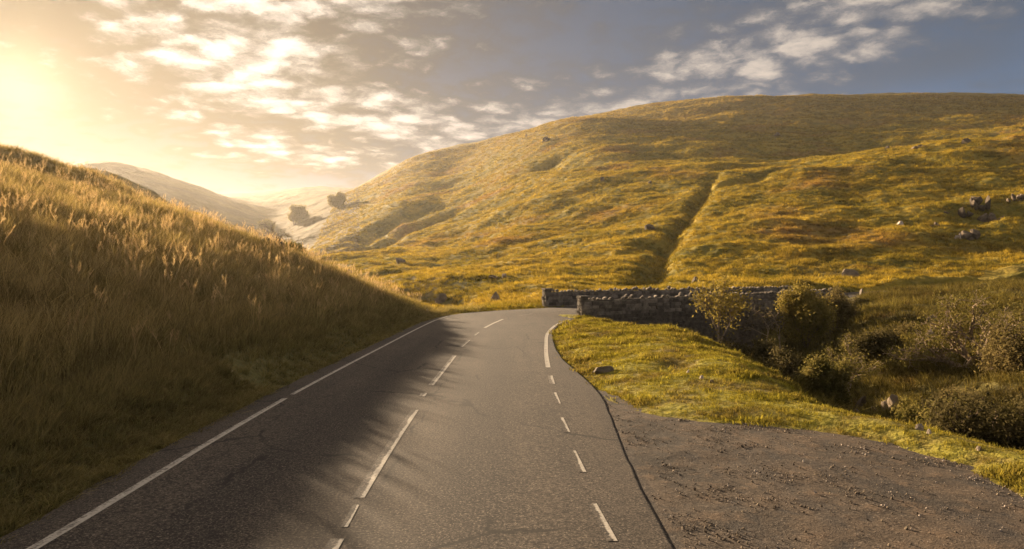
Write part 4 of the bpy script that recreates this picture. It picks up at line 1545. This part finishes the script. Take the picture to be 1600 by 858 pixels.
# stub of wall at the road's end of the bridge
# ------------------------------------------------------------------ trees and shrubs
def grow(seed, height, spread, levels=3, forks=4, trunk_r=0.07, gnarl=0.35, up=0.5, split=0.35, stems=1, lean=0.1):
    """tapered branching skeleton; returns tubes and the points where leaves sit"""
    r = random.Random(seed)
    tubes, tips = [], []

    def branch(p, d, length, rad, lev):
        n = max(3, int(4 + length * 2)) if lev else 7
        n = min(n, 8)
        pts = [(p.copy(), rad)]
        for i in range(n):
            d = (d + Vector((r.gauss(0, gnarl), r.gauss(0, gnarl), r.gauss(0, gnarl * 0.7) + 0.05 * up)) * 0.42).normalized()
            p = p + d * (length / n)
            t = (i + 1) / n
            pts.append((p.copy(), rad * (1 - 0.75 * t)))
            if lev < levels and t > split:
                for _ in range(1 if r.random() < forks / n else 0):
                    a = Vector((r.gauss(0, 1), r.gauss(0, 1), r.gauss(0, 0.5) + up * 0.5)).normalized()
                    nd = (d * 0.55 + a * (0.75 * spread)).normalized()
                    branch(p, nd, length * r.uniform(0.4, 0.68) * (1.1 - 0.35 * t), rad * (1 - 0.7 * t) * 0.75, lev + 1)
            if lev >= 1:
                tips.append((p.copy(), lev))
        tubes.append(pts)
    for s in range(stems):
        a = r.uniform(0, 6.283)
        d0 = Vector((math.cos(a) * lean, math.sin(a) * lean, 1)).normalized()
        branch(Vector((math.cos(a), math.sin(a), 0)) * (0.0 if stems == 1 else trunk_r * 1.6) + Vector((0, 0, -0.15)), d0, height * r.uniform(0.72, 0.85), trunk_r * r.uniform(0.8, 1.1), 0)
    return tubes, tips


def tube_mesh(name, tubes, mat, sides=5, min_r=0.009):
    V, Fc = [], []
    for pts in tubes:
        b0 = len(V)
        for i, (p, rad) in enumerate(pts):
            d = (pts[min(i + 1, len(pts) - 1)][0] - pts[max(i - 1, 0)][0])
            if d.length < 1e-6:
                d = Vector((0, 0, 1))
            d.normalize()
            x = d.orthogonal().normalized()
            y = d.cross(x)
            for k in range(sides):
                a = 2 * math.pi * k / sides
                q_ = p + (x * math.cos(a) + y * math.sin(a)) * max(rad, min_r)
                V.append((q_.x, q_.y, q_.z))
        for i in range(len(pts) - 1):
            for k in range(sides):
                Fc.append((b0 + i * sides + k, b0 + i * sides + (k + 1) % sides, b0 + (i + 1) * sides + (k + 1) % sides, b0 + (i + 1) * sides + k))
    return mesh_np(name, np.array(V), np.array(Fc), mat, True)


def leaf_mesh(name, tips, mat, per_tip, size, jitter, seed, keep=1.0):
    r = np.random.default_rng(seed)
    P = np.array([tuple(p) for p, lv in tips])
    if keep < 1:
        P = P[r.uniform(0, 1, len(P)) < keep]
    C = np.repeat(P, per_tip, 0) + r.normal(0, jitter, (len(P) * per_tip, 3))
    n = len(C)
    a = r.normal(0, 1, (n, 3))
    a /= np.linalg.norm(a, axis=1, keepdims=True)
    b = np.cross(a, r.normal(0, 1, (n, 3)))
    b /= np.linalg.norm(b, axis=1, keepdims=True) + 1e-9
    s = size * r.uniform(0.5, 1.3, (n, 1))
    V = np.stack([C - a * s, C + b * s * 0.45, C + a * s, C - b * s * 0.45], 1).reshape(-1, 3)
    return mesh_np(name, V, np.arange(n * 4).reshape(n, 4), mat)


def tree(name, px, py, Y, h_px, label, cat='tree', leafmat=MAT_LEAF, bark=MAT_BARK, seed=1, leaves=5, leaf=0.06, jitter=0.14, keep=1.0, group=None, wood='trunk', foliage='crown', **kw):
    if Y is None:
        Y = seat(px, py, 8)
    x = (px - 800) / 1067 * Y
    h = CAM_H - (h_px - 429) / 1067 * Y - gz(x, Y)          # h_px: where its top stands against the land behind
    root = empty(name, (x, Y, gz(x, Y)))
    slim = kw.pop('slim', 1.0)
    tubes, tips = grow(seed, h, kw.pop('spread', 0.9), **kw)
    # bring to the intended height
    top = max(p.z for pts in tubes for p, _ in pts)
    f = h / top
    wide = Vector((f * slim, f * slim, f))
    tubes = [[(p * wide, rad) for p, rad in pts] for pts in tubes]
    tips = [(p * wide, lv) for p, lv in tips]
    obj(wood, tube_mesh(wood, tubes, bark), root)
    if leaves:
        obj(foliage, leaf_mesh(foliage, tips, leafmat, leaves, leaf, jitter, seed + 5, keep), root)
    tag(root, label, cat, group)
    return root


# the ravine
SHRUB = dict(cat='shrub', wood='stems', foliage='foliage', group='bushes of the ravine and bank')
tree('rowan_tree', 1128, 0, 35.5, 434, 'young rowan with lit pale trunk in front of the near parapet', leafmat=MAT_LEAF_Y, bark=MAT_BARK_PALE, seed=21, leaves=6, leaf=0.085, jitter=0.22, trunk_r=0.15, forks=8, spread=0.62, split=0.5, gnarl=0.14, levels=3, lean=0.03, slim=0.68)
tree('shrub', 1258, 0, 41, 444, 'bushy yellow-green shrub in front of the right half of the parapet', leafmat=MAT_LEAF_Y, seed=22, leaves=6, leaf=0.08, jitter=0.22, stems=7, lean=0.55, trunk_r=0.05, split=0.35, forks=7, spread=0.8, slim=0.5, **SHRUB)
tree('shrub', 1300, 0, 43, 452, 'sparse reddish shrub against the end of the near parapet', leafmat=MAT_LEAF_B, seed=23, leaves=4, leaf=0.07, jitter=0.2, slim=0.55, stems=6, lean=0.6, trunk_r=0.04, split=0.2, forks=7, **SHRUB)
tree('hawthorn_tree', 1530, 0, 27, 452, 'gnarled half bare hawthorn with twisted pale limbs right of the ravine', leafmat=MAT_LEAF, bark=MAT_BARK_PALE, seed=24, leaves=3, leaf=0.055, jitter=0.17, keep=0.6, stems=7, lean=1.0, trunk_r=0.15, gnarl=0.7, spread=1.15, split=0.15, forks=7, levels=3, up=0.4, slim=1.0)
tree('shrub', 1590, 0, 24, 505, 'thin brown-leaved bush at the right edge beside the gnarled one', leafmat=MAT_LEAF_B, seed=36, leaves=3, leaf=0.06, jitter=0.18, stems=7, lean=0.9, trunk_r=0.05, split=0.15, forks=8, slim=0.7, **SHRUB)
tree('shrub', 1288, 0, 25, 556, 'small olive bush above the stream boulders', leafmat=MAT_LEAF, seed=25, leaves=12, leaf=0.05, jitter=0.13, stems=6, lean=0.5, trunk_r=0.03, split=0.2, forks=8, slim=0.42, **SHRUB)
tree('sapling', 1330, 0, 28, 520, 'thin bare sapling in the shaded middle of the ravine', leafmat=MAT_LEAF, bark=MAT_BARK_PALE, seed=26, leaves=3, leaf=0.05, jitter=0.12, keep=0.7, trunk_r=0.035, gnarl=0.35, stems=2, lean=0.2, split=0.3, forks=6)
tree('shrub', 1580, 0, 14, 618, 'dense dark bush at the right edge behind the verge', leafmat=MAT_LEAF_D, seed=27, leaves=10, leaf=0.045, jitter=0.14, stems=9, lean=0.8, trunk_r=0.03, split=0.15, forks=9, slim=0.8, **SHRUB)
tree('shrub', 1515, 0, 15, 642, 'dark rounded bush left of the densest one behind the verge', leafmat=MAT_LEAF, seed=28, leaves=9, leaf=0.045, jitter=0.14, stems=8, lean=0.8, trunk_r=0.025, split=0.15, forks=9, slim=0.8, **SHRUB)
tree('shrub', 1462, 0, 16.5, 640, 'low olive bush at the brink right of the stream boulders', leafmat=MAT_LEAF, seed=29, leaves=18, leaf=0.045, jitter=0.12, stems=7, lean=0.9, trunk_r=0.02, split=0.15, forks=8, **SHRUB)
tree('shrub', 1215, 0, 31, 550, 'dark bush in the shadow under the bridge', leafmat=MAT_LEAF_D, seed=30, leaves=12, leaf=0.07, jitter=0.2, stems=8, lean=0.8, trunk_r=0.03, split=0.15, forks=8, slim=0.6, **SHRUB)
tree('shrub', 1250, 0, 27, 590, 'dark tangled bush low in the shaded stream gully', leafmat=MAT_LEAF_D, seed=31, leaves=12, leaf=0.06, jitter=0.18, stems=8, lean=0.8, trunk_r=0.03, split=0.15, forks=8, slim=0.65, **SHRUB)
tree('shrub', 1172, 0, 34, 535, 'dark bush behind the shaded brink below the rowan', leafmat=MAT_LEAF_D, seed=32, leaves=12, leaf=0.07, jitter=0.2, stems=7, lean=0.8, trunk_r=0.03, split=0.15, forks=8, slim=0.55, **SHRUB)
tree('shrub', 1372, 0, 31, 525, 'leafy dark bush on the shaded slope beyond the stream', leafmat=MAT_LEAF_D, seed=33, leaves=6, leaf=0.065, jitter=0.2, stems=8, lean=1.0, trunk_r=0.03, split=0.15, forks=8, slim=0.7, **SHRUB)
tree('shrub', 1418, 0, 33, 515, 'twiggy brown bush right of the leafy dark one beyond the stream', leafmat=MAT_LEAF_B, seed=37, leaves=4, leaf=0.06, jitter=0.18, stems=8, lean=1.0, trunk_r=0.03, split=0.15, forks=8, slim=0.7, **SHRUB)
tree('shrub', 1480, 0, 22, 612, 'brown bramble thicket below the gnarled hawthorn', leafmat=MAT_LEAF_B, seed=38, leaves=4, leaf=0.05, jitter=0.16, stems=9, lean=1.2, trunk_r=0.025, split=0.15, forks=8, slim=0.9, **SHRUB)
for px, sd in ((1187, 34), (1219, 35)):
    tree('birch_sapling', px, 0, 39, 478 if sd == 34 else 486, 'pale slim bare trunk before the bridge, %s of two' % ('left' if sd == 34 else 'right'), 'tree', MAT_LEAF_D, MAT_BARK_PALE, seed=sd, leaves=2, leaf=0.06, jitter=0.2, trunk_r=0.07, gnarl=0.12, split=0.6, forks=5, group='slim trunks before the bridge')
# the valley far left and the crest of the bank
tree('valley_tree', 460, 0, seat(460, 352, 420), 322, 'broad hazy tree in the valley beyond the bank', leafmat=MAT_LEAF_Y, seed=41, leaves=6, keep=0.6, leaf=0.5, jitter=1.0, trunk_r=0.5, stems=3, lean=0.45, spread=1.1, gnarl=0.5, split=0.2, forks=9, slim=0.95, group='trees up the valley')
tree('valley_tree', 526, 0, seat(526, 326, 420), 303, 'smaller hazy tree right of the broad one up the valley', leafmat=MAT_LEAF_Y, seed=42, leaves=6, keep=0.6, leaf=0.6, jitter=1.1, trunk_r=0.4, stems=3, lean=0.45, spread=1.1, gnarl=0.5, split=0.2, forks=9, slim=0.85, group='trees up the valley')
tree('valley_tree', 418, 0, seat(418, 366, 420), 345, 'faint low tree left of the broad one in the valley haze', leafmat=MAT_LEAF_Y, seed=43, leaves=6, keep=0.6, leaf=0.4, jitter=0.8, trunk_r=0.3, stems=3, lean=0.5, spread=1.1, gnarl=0.5, split=0.2, forks=9, slim=0.85, group='trees up the valley')
tree('bare_tree', 433, 0, 56, 345, 'thin bare tree on the bank crest against the haze', leafmat=MAT_LEAF_B, seed=44, leaves=1, leaf=0.06, jitter=0.1, keep=0.3, trunk_r=0.06, gnarl=0.25, lean=0.05, spread=0.8, split=0.25, forks=6)
tree('shrub', 460, 0, 44, 388, 'green shrub beside the upright rock on the bank crest', leafmat=MAT_LEAF, seed=45, leaves=14, leaf=0.08, jitter=0.16, stems=7, lean=1.0, trunk_r=0.03, split=0.15, forks=8, **SHRUB)
tree('shrub', 442, 0, 45, 384, 'small green shrub just behind the upright rock on the bank crest', leafmat=MAT_LEAF, seed=46, leaves=12, leaf=0.08, jitter=0.16, stems=6, lean=0.8, trunk_r=0.03, split=0.15, forks=8, **SHRUB)

# ------------------------------------------------------------------ haze: even air over the whole valley
import bmesh
bm = bmesh.new()
bmesh.ops.create_cube(bm, size=1.0)
me = bpy.data.meshes.new('haze')
bm.to_mesh(me)
bm.free()
zlo, zhi = float(GZ.min()) - 1.0, float(GZ.max()) + 5.0
hz = obj('haze', me)
hz.scale = (7400, 7400, zhi - zlo)
hz.location = (0, 0, (zhi + zlo) / 2)
m_, t_, o_ = material('haze_air')
pv = t_.add('ShaderNodeVolumePrincipled')
pv.inputs['Color'].default_value = (0.96, 0.93, 0.88, 1)
pv.inputs['Density'].default_value = HAZE_DENSITY
pv.inputs['Anisotropy'].default_value = HAZE_G
t_.l.new(pv.outputs[0], o_.inputs['Volume'])
me.materials.append(m_)
tag(hz, 'warm low sun haze filling the valley air', 'haze', kind='stuff')
print('terrain', GZ.min(), GZ.max(), 'objects', len(bpy.data.objects))
